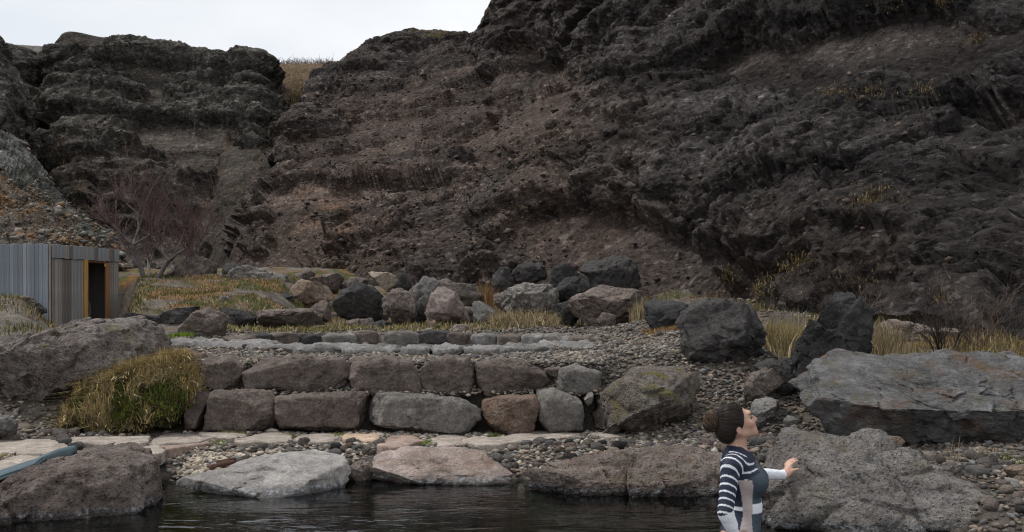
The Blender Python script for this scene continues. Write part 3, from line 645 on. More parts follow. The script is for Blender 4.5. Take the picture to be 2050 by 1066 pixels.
rock('flat_rock', 'long rough brown rock at the pool edge behind the woman', 'rock', 'wet_rough',
     [(1046, 972), (1056, 943), (1098, 928), (1156, 916), (1207, 922), (1293, 908), (1366, 910), (1430, 905), (1490, 925), (1500, 985), (1490, 1020), (1427, 1010), (1341, 1004), (1244, 999), (1171, 993), (1110, 988)], D=9.15, z0=-0.04, slope=27, thick=0.17, block=0.8, facet=1.1, rough=1.0)
rock('boulder', 'large rough grey rock sloping into the pool under the woman\'s hand', 'boulder', 'wet_big',
     [(1550, 880), (1594, 874), (1659, 882), (1747, 892), (1812, 914), (1878, 944), (1930, 975), (1978, 1009), (2031, 1040), (2090, 1085), (2090, 1140), (1900, 1160), (1750, 1130), (1640, 1082), (1560, 1062), (1522, 1045), (1508, 1000), (1512, 945), (1528, 900)], D=7.85, z0=-0.05, slope=36, thick=0.32, block=0.75, facet=0.8, rough=0.9, level=7)
rock('stone', 'squarish brown stone in the water gap between the two flat rocks', 'stone', 'brown', [(690, 930), (712, 922), (742, 924), (756, 938), (745, 955), (720, 960), (696, 955)], D=10.0, thick=0.11)
rock('stone', 'small white stone at the right end of the pale flat rock', 'stone', 'pale', [(679, 933), (688, 927), (694, 934), (692, 946), (682, 945)], D=9.75, thick=0.06)
# ---- boulders on and around the terrace
rock('boulder', 'big weathered grey-brown boulder above the grassy mound near the shed', 'boulder', 'rough',
     [(-40, 770), (-20, 745), (5, 738), (33, 704), (71, 686), (127, 662), (203, 639), (274, 632), (304, 642), (325, 665), (339, 690), (342, 722), (285, 748), (203, 765), (127, 790), (80, 806), (20, 806), (-40, 796)], D=12.2, thick=0.75, block=0.8, facet=0.8, lean=0.2, cuts=[(-0.45, -0.75, -0.5, 0.42)], level=7, rough=1.1)
rock('boulder', 'mossy brown boulder at the end of the stone wall', 'boulder', 'mossy',
     [(1187, 850), (1190, 800), (1210, 766), (1250, 748), (1300, 737), (1350, 738), (1390, 740), (1419, 765), (1416, 800), (1396, 842), (1350, 860), (1260, 866), (1200, 858)], D=11.45, thick=0.5, lean=0.45, block=0.75, cuts=[(0.5, -0.5, -0.55, 0.5)], facet=1.1)
ZA, ZB, ZC_, ZD = (300, 480, 3.661), (800, 480, 3.796), (1280, 560, 4.443), (1550, 600, 2.288)
B = [
 ('boulder', 'rounded brown boulder standing alone on the terrace beside the path', 'brown', ZA, [(190,640),(230,560),(300,500),(420,488),(500,540),(545,620),(575,700),(480,722),(300,718),(195,690)], dict(dD=.3)),
 ('ledge_rock', 'long low dark rock at the left end of the grassy ledge', 'dark', ZA, [(-260,560),(-150,535),(50,570),(100,520),(200,490),(350,485),(320,560),(220,632),(60,636),(-250,640)], dict(D=22.2, lean=.3)),
 ('ledge_rock', 'dark cracked rock in the ledge behind the rounded boulder', 'dark', ZA, [(500,500),(620,496),(760,516),(785,590),(700,625),(580,645),(530,590)], dict(D=22.0)),
 ('ledge_rock', 'brown mossy rock at the right end of the grassy ledge', 'brown', ZA, [(765,510),(1000,505),(1200,498),(1262,540),(1275,622),(1000,644),(790,624)], dict(D=22.0)),
 ('boulder', 'large brown boulder behind the bare tree', 'brown', ZA, [(110,285),(200,180),(330,118),(485,190),(490,320),(400,340),(130,330)], dict(D=30.0)),
 ('boulder', 'long rough dark boulder between the bare tree and tan boulders', 'lichen', ZA, [(545,235),(640,193),(750,188),(850,222),(1025,238),(1035,330),(1000,440),(850,420),(600,390),(545,310)], dict(D=28.5)),
 ('boulder', 'tan boulder lying low at the foot of the talus', 'tan', ZA, [(1002,330),(1060,288),(1150,328),(1335,378),(1345,445),(1200,478),(1015,460)], dict(D=27.5)),
 ('boulder', 'brown flat-topped boulder on top of the tan boulder', 'brown', ZA, [(1165,295),(1250,268),(1390,243),(1425,280),(1375,375),(1250,378),(1175,335)], dict(D=28.6)),
 ('boulder', 'small brown peaked boulder behind the tan boulders', 'brown', ZA, [(1065,285),(1150,213),(1212,250),(1175,315),(1105,305)], dict(D=29.5)),
 ('boulder', 'dark blue-grey layered boulder in the middle of the row', 'dark', ZA, [(1345,425),(1400,348),(1520,293),(1600,308),(1742,368),(1705,450),(1722,565),(1600,600),(1400,600),(1345,505)], dict(D=25.5, cuts=[(0,-.6,-.6,.45)])),
 ('boulder', 'pale tan block perched behind the layered boulder', 'pale', ZA, [(1598,250),(1700,233),(1802,270),(1818,322),(1740,360),(1670,320)], dict(D=28.0)),
 ('boulder', 'brown egg-shaped boulder right of the layered boulder', 'brown', ZA, [(1697,440),(1780,353),(1880,373),(1963,450),(1955,560),(1932,625),(1800,636),(1718,595)], dict(D=24.6, lean=-.1, cuts=[(0,-.6,-.7,.5)])),
 ('stone', 'low brown slab stone lying in front of the layered boulder', 'brown', ZA, [(1425,605),(1500,585),(1632,573),(1643,622),(1600,648),(1435,645)], dict(D=23.6)),
 ('boulder', 'upright grey boulder behind the pinkish boulder', 'grey', ZB, [(88,380),(190,273),(292,308),(325,360),(290,480),(180,525),(140,530),(98,430)], dict(D=26.0)),
 ('boulder', 'pinkish flat-topped boulder in the middle of the row', 'pink', ZB, [(186,400),(270,353),(422,383),(462,450),(522,540),(534,622),(400,665),(290,650),(195,570)], dict(D=24.2, lean=.25, cuts=[(0,-.55,-.8,.35)])),
 ('boulder', 'pale flat boulder leaning on the pinkish one', 'grey', ZB, [(535,480),(620,463),(702,508),(755,562),(690,605),(560,640),(535,560)], dict(D=24.8, lean=.4)),
 ('boulder', 'long mossy brown rock behind the pinkish boulder', 'mossy', ZB, [(318,340),(450,328),(572,358),(645,450),(600,480),(500,480),(400,420)], dict(D=27.5)),
 ('boulder', 'pale lichened boulder above the dry grass clump', 'lichen', ZB, [(765,525),(808,400),(880,328),(1050,323),(1162,358),(1214,460),(1180,560),(950,590),(790,575)], dict(D=25.5)),
 ('boulder', 'black triangular boulder beside the big brown boulder', 'black', ZB, [(1186,490),(1360,448),(1420,520),(1350,620),(1280,650),(1205,600)], dict(D=24.2)),
 ('boulder', 'big brown peaked boulder with white lichen specks', 'brown', ZB, [(1276,612),(1350,518),(1400,438),(1530,368),(1620,338),(1700,368),(1852,438),(1876,545),(1800,650),(1600,678),(1400,660)], dict(D=23.4, lean=.2, cuts=[(.35,-.7,-.5,.6)])),
 ('boulder', 'smooth grey dome-shaped boulder against the cliff foot', 'dark', ZB, [(1366,252),(1420,178),(1560,128),(1700,123),(1822,178),(1835,300),(1830,410),(1600,430),(1470,430),(1440,300)], dict(D=26.5, lean=.25, facet=.5)),
 ('boulder', 'dark blocky boulder between lichened boulder and dome boulder', 'black', ZB, [(1185,355),(1260,278),(1452,288),(1464,390),(1440,480),(1200,500)], dict(D=26.0)),
 ('boulder', 'round dark boulder half buried at the cliff foot', 'dark', ZB, [(700,270),(760,205),(840,205),(870,280),(850,380),(740,400),(700,340)], dict(D=29.5, facet=.5)),
 ('boulder', 'black slanting boulder behind the big dark boulder', 'black', ZC_, [(60,215),(160,158),(300,166),(455,220),(480,330),(400,505),(140,510),(66,350)], dict(D=18.5, lean=.45, cuts=[(-.2,-.8,-.4,.35)])),
 ('boulder', 'big dark hollowed boulder with a brown left flank', 'dark', ZC_, [(345,380),(400,288),(520,208),(720,148),(860,158),(992,238),(1102,328),(1143,430),(1140,560),(1152,680),(1040,800),(900,840),(700,800),(560,780),(430,756),(365,600)], dict(D=12.9, thick=.45, lean=.22, cuts=[(.1,-.75,-.45,.42)], facet=1.2)),
 ('boulder', 'smooth dark boulder in front of the tall black rock', 'dark', ZC_, [(1025,790),(1100,718),(1200,698),(1322,748),(1394,850),(1396,990),(1260,1010),(1080,930)], dict(D=12.2, facet=.6)),
 ('boulder', 'small reddish-brown boulder beside the light green plant', 'brown', ZC_, [(915,935),(1000,838),(1200,776),(1264,850),(1254,965),(1130,1028),(925,1048)], dict(D=11.8, facet=.8)),
 ('boulder', 'tall black upright rock beside the yellow grass', 'black', (0, 0, 1), [(1590,770),(1595,650),(1602,625),(1640,590),(1665,584),(1700,600),(1737,640),(1742,690),(1735,740),(1650,780)], dict(D=12.05, thick=.42, block=.7)),
 ('boulder', 'huge slate-blue slab boulder with a dark undercut front', 'blue', ZD, [(112,470),(128,350),(258,240),(320,235),(500,258),(640,268),(900,248),(1144,248),(1420,255),(1500,400),(1460,720),(1144,700),(900,690),(700,660),(500,650),(300,620),(112,580)], dict(D=10.6, thick=.95, block=.55, facet=.6, rough=1.2, cuts=[(0.02,-.42,.9,.13),(.0,-.85,-.5,.50)])),
 ('boulder', 'long brown boulder behind the leafless shrub', 'brown', ZD, [(366,135),(480,88),(560,93),(700,118),(825,128),(870,200),(860,280),(450,280),(400,200)], dict(D=14.2)),
]
for nm, lb, mt, z, pts, kw in B:
    rock(nm, lb, nm.split('_')[-1], mt, Zc(*z, pts), **kw)
fg_ = np.random.default_rng(77)
for cx_, cy_, w_, h_, D_, mt, lb in [
 (560, 604, 60, 46, 26.5, 'dark', 'dark stone between the long rough boulder and tan boulder'), (640, 626, 54, 44, 24.6, 'brown', 'brown angular boulder at the left foot of the layered boulder'),
 (610, 560, 46, 30, 30.5, 'grey', 'grey stone above the long rough boulder'), (705, 572, 60, 40, 28.8, 'brown', 'brown boulder behind the top of the layered boulder'), (800, 566, 50, 36, 29.5, 'dark', 'dark angular boulder behind the egg-shaped boulder'),
 (838, 628, 36, 50, 25.0, 'dark', 'dark upright stone between egg-shaped and pinkish boulders'), (900, 580, 66, 40, 28.0, 'brown', 'brown slab boulder behind the pinkish boulder'), (955, 630, 46, 34, 25.2, 'dark', 'dark stone under the pale flat boulder'),
 (1060, 545, 70, 46, 30.0, 'dark', 'grey-black boulder above the lichened boulder'), (1130, 560, 70, 66, 27.4, 'black', 'black angular boulder left of the dome boulder'), (1215, 640, 40, 30, 22.6, 'brown', 'small brown stone below the peaked boulder'),
 (1310, 628, 36, 44, 21.5, 'brown', 'narrow brown stone beside the black slanting boulder'), (520, 590, 70, 44, 27.6, 'brown', 'brown rounded rock at the right end of the long rough boulder'), (470, 545, 60, 36, 31.0, 'dark', 'dark rock at the foot of the talus behind the tree'),
 (1345, 690, 50, 36, 16.5, 'brown', 'flat brown stone on the gravel before the black slanting boulder'), (1010, 600, 46, 36, 26.8, 'brown', 'brown stone left of the lichened boulder'), (1640, 480, 60, 34, 21.0, 'grey', 'tilted grey slab stone on the cliff ledge'), (1670, 462, 44, 22, 21.5, 'grey', 'upper thin slab stone on the cliff ledge'),
 (1745, 535, 64, 50, 18.8, 'dark', 'dark block resting on the lower cliff'), (1575, 735, 44, 40, 12.6, 'dark', 'dark stone under the yellow grass clump')]:
    an_ = np.sort(fg_.uniform(0, 6.283, 8)) ; an_ = np.arange(8) / 8 * 6.283 + fg_.normal(0, .22, 8)
    rock('boulder', lb, 'boulder', mt, [(cx_ + w_ / 2 * math.cos(a) * fg_.uniform(.85, 1.15), cy_ - h_ / 2 * math.sin(a) * fg_.uniform(.85, 1.15)) for a in an_], D=D_, sinkpx=6, lean=.15)
for lb, mt, pts, kw in [
 ('grey flat stone behind the woman\'s face', 'grey', [(1497,802),(1530,795),(1563,808),(1562,838),(1500,846)], dict(D=11.3)),
 ('smooth round pale grey cobble near the corner of the slate slab', 'grey', [(1566,842),(1578,832),(1594,838),(1599,850),(1588,860),(1570,857)], dict(D=10.6)),
 ('brown round cobble touching the pale grey cobble', 'brown', [(1580,858),(1588,850),(1600,852),(1604,866),(1590,874)], dict(D=10.3)),
 ('tan round stone lying under the slate slab front', 'tan', [(1766,884),(1780,873),(1800,874),(1811,885),(1806,894),(1772,894)], dict(D=9.6)),
 ('white stone at the foot of the slate slab', 'pale', [(1950,899),(1960,894),(1970,897),(1968,906),(1953,906)], dict(D=9.3)),
 ('grey round stone on the gravel right of the slate slab foot', 'grey', [(1981,910),(1993,904),(2004,911),(1998,920),(1984,919)], dict(D=8.9)),
 ('dark stone beside the plank-grey cobbles at the slab corner', 'dark', [(1510,838),(1530,836),(1535,852),(1518,858),(1506,850)], dict(D=10.8)),
 ('large tan stone half sunk in the gravel beside the far right shore', 'tan', [(2012,940),(2035,930),(2070,934),(2075,955),(2030,960)], dict(D=8.3)),
 ('dark flat rock wedged against the shed wall', 'dark', [(53,610),(80,606),(92,618),(92,632),(55,632)], dict(D=22.5)),
 ('brown flat rock lying against the shed wall', 'brown', [(8,600),(30,590),(62,594),(70,606),(20,616)], dict(D=23.0)),
 ('grey rock sunk in the gravel below the big weathered boulder', 'grey', [(-30,850),(-10,828),(18,830),(33,848),(30,868),(-30,872)], dict(D=10.6)),
 ('greenish grey rock left of the big weathered boulder', 'grey', [(-20,716),(0,710),(24,716),(22,735),(-20,740)], dict(D=12.4)),
 ('small dark stone leaning on the dark boulder in the row', 'dark', [(745,646),(765,640),(785,648),(780,660),(748,660)], dict(D=23.0)),
 ('reddish low stone in front of the pinkish boulder', 'pink', [(903,655),(920,649),(938,654),(936,664),(905,664)], dict(D=21.5)),
 ('angular tan stone in the gap left of the pinkish boulder', 'tan', [(855,648),(868,640),(874,652),(870,660),(857,660)], dict(D=22.6)),
 ('pale lichened stone on the grass above the ledge', 'lichen', [(433,600),(445,592),(460,594),(466,604),(455,612),(436,610)], dict(D=24.0)),
]:
    rock('stone', lb, 'stone', mt, pts, sinkpx=4, **kw)

# ---- the two-course stone wall
wall = empty('stone_wall', (-1.45, 11.7, 0.28), 'two-course retaining wall of large brown stone blocks below the terrace', 'stone wall')
US = [('block', [(350,712),(370,703),(405,708),(412,725),(412,760),(402,770),(360,768)], .3, 'blockt'),
 ('block', [(415,716),(460,713),(490,735),(493,775),(430,776),(411,767)], 0, 'block'),
 ('block', [(507,717),(560,714),(608,709),(684,716),(696,731),(702,754),(692,770),(659,785),(621,787),(558,776),(499,777),(494,743)], 0, 'block'),
 ('block', [(698,717),(755,712),(824,721),(838,741),(854,788),(811,791),(715,780),(702,743)], 0, 'block'),
 ('block', [(839,727),(860,716),(891,711),(934,717),(950,751),(955,782),(921,791),(856,786),(840,743)], 0, 'block'),
 ('block', [(951,728),(998,718),(1048,725),(1086,745),(1096,761),(1086,774),(1036,787),(972,790),(953,764)], 0, 'block'),
 ('block', [(1087,736),(1122,733),(1114,755),(1094,756)], .15, 'block'),
 ('block', [(1102,770),(1124,737),(1150,728),(1204,745),(1199,783),(1137,791),(1111,776)], 0, 'blockg')]
LS = [('block', [(385,785),(405,783),(425,790),(408,835),(402,854),(376,854),(379,800)], .08, 'block'),
 ('block', [(428,779),(542,779),(556,789),(555,822),(559,845),(532,867),(494,867),(456,858),(416,858),(424,802)], 0, 'block'),
 ('block', [(554,792),(634,788),(728,784),(732,807),(718,842),(711,865),(603,866),(568,856),(555,830)], 0, 'block'),
 ('block', [(733,802),(755,787),(850,788),(942,795),(961,809),(958,837),(934,864),(883,872),(835,871),(795,860),(766,850),(735,839)], -.05, 'blockg'),
 ('block', [(964,802),(998,792),(1069,790),(1080,812),(1071,837),(1064,866),(1003,866),(982,853),(969,832)], 0, 'blockt'),
 ('block', [(1073,782),(1107,778),(1157,797),(1167,812),(1165,857),(1099,861),(1075,838)], .05, 'blockg'),
 ('block', [(1168,798),(1178,786),(1186,785),(1186,804),(1174,808)], .1, 'blockg')]
def grown(pts, k_=1.035):
    cx_ = sum(p[0] for p in pts) / len(pts); cy_ = sum(p[1] for p in pts) / len(pts)
    return [(cx_ + (p[0] - cx_) * k_, cy_ + (p[1] - cy_) * k_) for p in pts]
for j, (nm, pts, dd, mt) in enumerate(US):
    pts = grown(pts)
    rock('block', None, None, mt, pts, D=12.0 + dd, thick=0.27, parent=wall, block=0.34, facet=0.38, rough=0.85, lean=0.08, seed=900 + j, sinkpx=4)
for j, (nm, pts, dd, mt) in enumerate(LS):
    pts = grown(pts)
    rock('block', None, None, mt, pts, D=11.62 + dd, thick=0.25, parent=wall, block=0.34, facet=0.38, rough=0.85, lean=0.06, seed=950 + j, sinkpx=4)

# ---- paving slabs
path = link('path', None, None, None, (-2.0, 10.8, 0.27)); tag(path, 'paving of irregular tan slabs between the wall and the pool', None, None, 'structure')
SL = [
 ('slab', .27, [(-60,888),(0,883),(114,878),(137,896),(157,904),(89,912),(30,907),(-60,905)]),
 ('slab', .27, [(132,879),(203,877),(304,875),(300,887),(249,893),(218,894),(178,892),(147,892)]),
 ('slab', .22, [(152,904),(193,896),(228,896),(282,894),(286,906),(304,919),(314,934),(309,939),(261,941),(200,935),(150,925)]),
 ('slab', .06, [(255,944),(308,942),(333,964),(316,977),(262,985)]),
 ('slab', .24, [(-60,930),(0,925),(43,911),(90,915),(148,910),(148,926),(120,945),(-60,965)]),
 ('slab', .30, [(305,880),(320,869),(355,864),(393,867),(429,876),(406,882),(355,885),(305,889)]),
 ('slabp', .24, [(315,893),(356,888),(406,884),(424,882),(418,890),(330,899)]),
 ('slab', .30, [(396,867),(419,859),(469,860),(502,868),(466,877),(431,876)]),
 ('slab', .29, [(468,880),(500,871),(527,865),(585,867),(590,873),(580,882),(544,885),(484,886)]),
 ('slab', .29, [(588,881),(600,870),(671,867),(696,869),(678,878),(658,884),(626,885)]),
 ('slabo', .29, [(682,880),(692,868),(764,868),(758,881)]),
 ('slabp', .28, [(756,892),(783,869),(822,869),(852,880),(845,885),(789,896)]),
 ('slab', .29, [(857,879),(883,870),(924,869),(944,874),(923,879),(936,886),(903,889),(878,893),(863,885)]),
 ('slab', .29, [(924,880),(946,875),(1005,873),(1086,860),(1162,862),(1170,868),(1137,875),(1086,882),(1007,887),(959,890),(939,887)]),
 ('slab', .30, [(1174,864),(1251,864),(1246,872),(1217,876),(1192,870)]),
]
SLABW = []
for j, (mt, z, pts) in enumerate(SL):
    Q = []
    for k in range(len(pts)):
        a, b = np.array(pts[k], float), np.array(pts[(k + 1) % len(pts)], float)
        for t in (0, .25, .5, .75): Q.append(a + (b - a) * t)
    for _ in range(3):
        W = np.array([plane_hit(px, py, np.array([0, 10, z]), np.array([0, 0, 1.0])) for px, py in Q]); mW = W.mean(0); ins = np.concatenate([W, mW + (W - mW) * .5]); z = float(np.percentile(gnz(ins[:, 0], ins[:, 1]), 85)) + 0.014
    SLABW.append(W[:, :2].copy())
    c = W.mean(0); W[:, :2] += np.stack([gnoise(W * 5 + 3, 5), gnoise(W * 5 + 9, 6)], 1) * 0.05
    n = len(W); rings = []
    for f, dz in ((0.0, 0.002), (0.5, 0.002), (0.96, 0.0), (0.993, -0.005), (1.0, -0.022), (0.99, -0.12)):
        R = c + (W - c) * f; R[:, 2] = z + dz + (gnoise(R * 3.5 + j, 8) * 0.022 + gnoise(R * 11 + j, 9) * 0.008); rings.append(R)
    V = np.concatenate(rings); F = []
    for k in range(5):
        for i in range(n): F.append((k * n + i, k * n + (i + 1) % n, (k + 1) * n + (i + 1) % n, (k + 1) * n + i))
    pb = np.array(path.location)
    link('paving_slab', mesh_np('paving_slab', V - c, np.array(F)), MR[mt], path, tuple(c - pb))

# ---- rim stones of the upper pool
rim = empty('stone_pool_rim', (PX_, PY_, 1.1), 'ring of grey stones lining the oval upper pool on the terrace', 'pool rim')
g = np.random.default_rng(44)
def stone_mesh(name, hx, hy, hz, seed, level=4, block=0.45, rough=1.0):
    V, F = ico(level); V = V.astype(float); e = block
    V = np.sign(V) * np.abs(V) ** e; V /= np.maximum((np.abs(V) ** (2 / e)).sum(1) ** (e / 2), 1e-6)[:, None]
    p = V * np.array([hx, hy, hz]); s = (hx * hy * hz) ** (1 / 3)
    f1, f2, pl, idr = worley(p / (0.9 * s) + seed * 3.1, seed); d = 0.16 * s * pl + 0.09 * s * fbm(p / (0.5 * s) + seed, 3, seed) * rough
    n = p / np.array([hx, hy, hz]) ** 2; n /= np.linalg.norm(n, axis=1)[:, None]
    return p + n * d[:, None], F
th = math.radians(4)
while th < math.pi - 0.03:
    wd = g.uniform(0.16, 0.33); x = PX_ + PRX * math.cos(th) * 1.03; y = PY_ + PRY * math.sin(th) * 1.03
    p, F = stone_mesh('rim_stone', wd, 0.2, g.uniform(0.12, 0.15), int(th * 100) + 5)
    rz = math.atan2(PRY * math.cos(th), -PRX * math.sin(th)) + g.normal() * 0.08
    o = link('rim_stone', mesh_np('rim_stone', p, F), MR[g.choice(['block', 'dark', 'blockg', 'block', 'rim'])], rim, (x - PX_, y - PY_, 0.0 + g.normal() * 0.015)); o.rotation_euler = (0, 0, rz)
    th += (2 * wd + 0.015) / math.hypot(PRX * math.sin(th), PRY * math.cos(th))
th = math.radians(20)
while th < math.pi - 0.3:                                    # lower inner course
    wd = g.uniform(0.12, 0.24); x = PX_ + PRX * math.cos(th) * 0.93; y = PY_ + PRY * math.sin(th) * 0.9
    p, F = stone_mesh('inner_stone', wd, 0.16, g.uniform(0.08, 0.11), int(th * 100) + 405, 3, 0.6)
    o = link('inner_stone', mesh_np('inner_stone', p, F), MR[g.choice(['blue', 'grey', 'blue', 'dark'])], rim, (x - PX_, y - PY_, -0.19 + g.normal() * 0.015))
    o.rotation_euler = (g.normal() * .1, g.normal() * .1, g.uniform(0, 6)); th += (2 * wd + 0.02) / PRX
for sx0, sx1, y0, y1, zz in [(300,430,14.6,16.6,0.0),(424,545,13.9,15.6,0.0),(500,612,13.5,14.1,.0),(590,745,13.15,13.9,.02),(688,800,13.0,13.6,.0),(805,862,12.85,13.4,.01),(866,925,12.9,13.5,.02),(926,1010,13.0,13.6,.0),(1000,1110,13.3,14.1,.01),(1080,1190,14.0,15.4,.0)]:
    ym = (y0 + y1) / 2; xa, xb = (sx0 - CX) / FPX * ym, (sx1 - CX) / FPX * ym
    p, F = stone_mesh('rim_slab', (xb - xa) / 2 * 1.03, (y1 - y0) / 2, 0.07, int(sx0), 4, 0.55, 2.6)
    SLABW.append(np.array([[xa, y0], [xb, y0], [xb, y1], [xa, y1]]))
    link('rim_slab', mesh_np('rim_slab', p, F), MR['rim'], rim, ((xa + xb) / 2 - PX_, ym - PY_, 0.018 + zz))
# ------------------------------------------------------------------ gravel, cobbles, rubble
def inpoly(x, y, poly):
    ins = np.zeros(len(x), bool); n = len(poly)
    for i in range(n):
        x1, y1 = poly[i]; x2, y2 = poly[(i + 1) % n]
        with np.errstate(divide='ignore', invalid='ignore'):
            c = ((y1 > y) != (y2 > y)) & (x < (x2 - x1) * (y - y1) / (y2 - y1) + x1)
        ins ^= c
    return ins
PAL = np.array([[.25, .222, .19], [.19, .172, .15], [.15, .132, .115], [.30, .245, .185], [.40, .35, .285], [.27, .195, .15], [.10, .09, .085], [.21, .21, .21], [.32, .295, .26], [.18, .145, .115], [.14, .115, .095], [.12, .105, .09]])
def blobs(pos, rad, cols, level=1, flat=0.62, rng=None, jit=0.28):
    """many small stones in one mesh"""
    V0, F0 = (ico(level)) if level > 0 else (np.array([[1,0,0],[-1,0,0],[0,1,0],[0,-1,0],[0,0,1],[0,0,-1]], np.float32), np.array([[0,2,4],[2,1,4],[1,3,4],[3,0,4],[2,0,5],[1,2,5],[3,1,5],[0,3,5]], np.int32))
    n, m = len(pos), len(V0)
    S = np.stack([rng.uniform(.75, 1.35, n), rng.uniform(.7, 1.1, n), rng.uniform(.75, 1.2, n) * flat], 1) * rad[:, None]
    V = V0[None] * (1 + rng.normal(0, jit * 0.5, (n, m))[..., None]) * S[:, None, :]
    a = rng.uniform(0, 6.28, n); t = rng.normal(0, 0.35, n)
    ca, sa, ct, st = np.cos(a), np.sin(a), np.cos(t), np.sin(t)
    x, y, z = V[..., 0], V[..., 1], V[..., 2]
    x, z = x * ct[:, None] + z * st[:, None], -x * st[:, None] + z * ct[:, None]
    x, y = x * ca[:, None] - y * sa[:, None], x * sa[:, None] + y * ca[:, None]
    W = np.stack([x, y, z], -1) + pos[:, None, :]
    F = (F0[None] + (np.arange(n) * m)[:, None, None]).reshape(-1, 3)
    return W.reshape(-1, 3), F, np.repeat(cols, m, axis=0)
M_peb = vcolmat('pebble_stone', 0.85, 35.0, 0.008, 0.55, 0.25)
rg = np.random.default_rng(12)
def scatter(n, x0, x1, y0, y1, r0, r1, pale=0.0, tone=1.0):
    x = rg.uniform(x0, x1, n); y = rg.uniform(y0, y1, n); z = gz(x, y)
    ok = (z > -0.05) & (np.abs((x / y)) < 0.62)
    rr = np.hypot((x - PX_) / (PRX + .1), (y - PY_) / (PRY + .1)); ok &= (rr > 1.0)
    for w_ in SLABW: ok &= ~inpoly(x, y, w_)
    ok &= ~((y > 11.55) & (y < 12.02) & (x > -4.0) & (x < 1.0))
    x, y, z = x[ok], y[ok], z[ok]; r = np.exp(rg.uniform(math.log(r0), math.log(r1), len(x))) * np.where(rg.random(len(x)) < 0.06, 1.6, 1.0)
    p = np.stack([x, y, z], 1)
    z = z + (fbm(p * 0.9, 4, 3) * 0.10 + fbm(p * 5.0, 4, 9) * 0.025) * np.clip(sstep(12.2, 13.5, y) + sstep(11.8, 11.3, y), 0, 1) * np.where(y > 20, 1, .55)
    ci = rg.integers(0, len(PAL), len(x)); c = PAL[ci] * rg.uniform(.7, 1.25, len(x))[:, None] * tone
    if pale: c = np.where((rg.random(len(x)) < pale)[:, None], np.array([.40, .345, .27]) * rg.uniform(.8, 1.15, len(x))[:, None], c)
    return np.stack([x, y, z + r * 0.22], 1), r, c
def wedge(n):
    x = rg.uniform(-3.9, 1.05, n); y = rg.uniform(11.70, 11.9, n); r = np.exp(rg.uniform(math.log(.012), math.log(.04), n)); z = .70 + (y - 11.7) * .3 + rg.uniform(-.02, .02, n)
    return np.stack([x, y, z], 1), r, PAL[rg.integers(0, len(PAL), n)] * rg.uniform(.5, 1.0, n)[:, None]
parts_ = [
 (scatter(7800, -3.9, 2.3, 9.7, 11.6, .014, .042), 1),
 (scatter(1500, -3.35, -2.4, 9.75, 10.5, .02, .045, .6), 1),
 (scatter(10500, 1.0, 5.6, 6.6, 12.6, .014, .045, 0, .68), 1),
 (wedge(700), 1),
 (scatter(2600, -7.5, -3.6, 9.2, 12.8, .02, .05, 0, .8), 0),
 (scatter(13000, -4.5, 5.0, 11.9, 15.5, .018, .05, 0, .68), 0),
 (scatter(8000, -6, 6.0, 15.5, 23, .025, .06, 0, .64), 0),
 (scatter(5000, -4.0, 1.2, 12.0, 13.4, .015, .045, 0, .68), 0),
]
for lv in (0, 1):
    sel = [s for s, l in parts_ if l == lv]
    V, F, C = blobs(np.concatenate([s[0] for s in sel]), np.concatenate([s[1] for s in sel]), np.concatenate([s[2] for s in sel]), lv, 0.5, rg, .46)
    link('gravel', mesh_np('gravel', V, F, C, smooth=False), M_peb, kind='stuff', label='loose gravel of the lower banks' if lv else 'loose gravel of the upper terrace')
# single cobbles, each its own object (six shared shapes)
COBM = []
for j in range(8):
    p, F = stone_mesh('cobble', 1.0, .8, .62, 60 + j, 3, 0.75); me = mesh_np('cobble', p, F); me.materials.append(MR[['grey', 'brown', 'tan', 'pale', 'grey', 'dark', 'pink', 'lichen'][j]]); COBM.append(me)
def cobbles(n, x0, x1, y0, y1, r0, r1, label, group):
    x = rg.uniform(x0, x1, n * 3); y = rg.uniform(y0, y1, n * 3); z = gnz(x, y); ok = (z > 0.0) & (np.abs(x / y) < 0.52)
    for w_ in SLABW: ok &= ~inpoly(x, y, w_)
    k = 0
    for xx, yy, zz in zip(x[ok], y[ok], z[ok]):
        if k >= n: break
        k += 1; r = math.exp(rg.uniform(math.log(r0), math.log(r1)))
        ci = rg.integers(8); szw = 'large' if r > math.exp(.67 * math.log(r1) + .33 * math.log(r0)) else 'small' if r < math.exp(.33 * math.log(r1) + .67 * math.log(r0)) else 'medium'
        o = link('cobble', COBM[ci], None, None, (xx, yy, zz + r * .25), szw + ' ' + ('grey', 'brown', 'tan', 'pale cream', 'mid-grey', 'dark', 'pinkish', 'lichen-spotted')[ci] + ' ' + label, 'cobble', group); o.scale = (r, r, r); o.rotation_euler = (rg.normal() * .2, rg.normal() * .2, rg.uniform(0, 6.3))
cobbles(40, -2.9, -1.4, 9.9, 10.9, .045, .085, 'cobble in the gravel between paving and pale flat rock', 'cobbles between paving and pale flat rock')
cobbles(45, -0.5, 1.6, 9.9, 10.9, .045, .085, 'cobble in the gravel behind the long shore rock', 'cobbles behind the long shore rock')
cobbles(45, 1.6, 3.0, 8.9, 11.2, .05, .10, 'cobble on the gravel between mossy boulder and slate slab', 'cobbles between mossy boulder and slab')
cobbles(40, 3.0, 4.6, 7.3, 9.5, .045, .10, 'cobble on the bank between slate slab and shore rock', 'cobbles below the slate slab')
cobbles(40, -4.2, 3.0, 12.4, 15, .05, .09, 'angular stone lying on the gravel of the upper terrace', 'stones on the upper terrace')
cobbles(25, -5.6, -4.2, 10.0, 11.0, .05, .10, 'stone lying below the big weathered boulder beside the mound', 'stones below the weathered boulder')
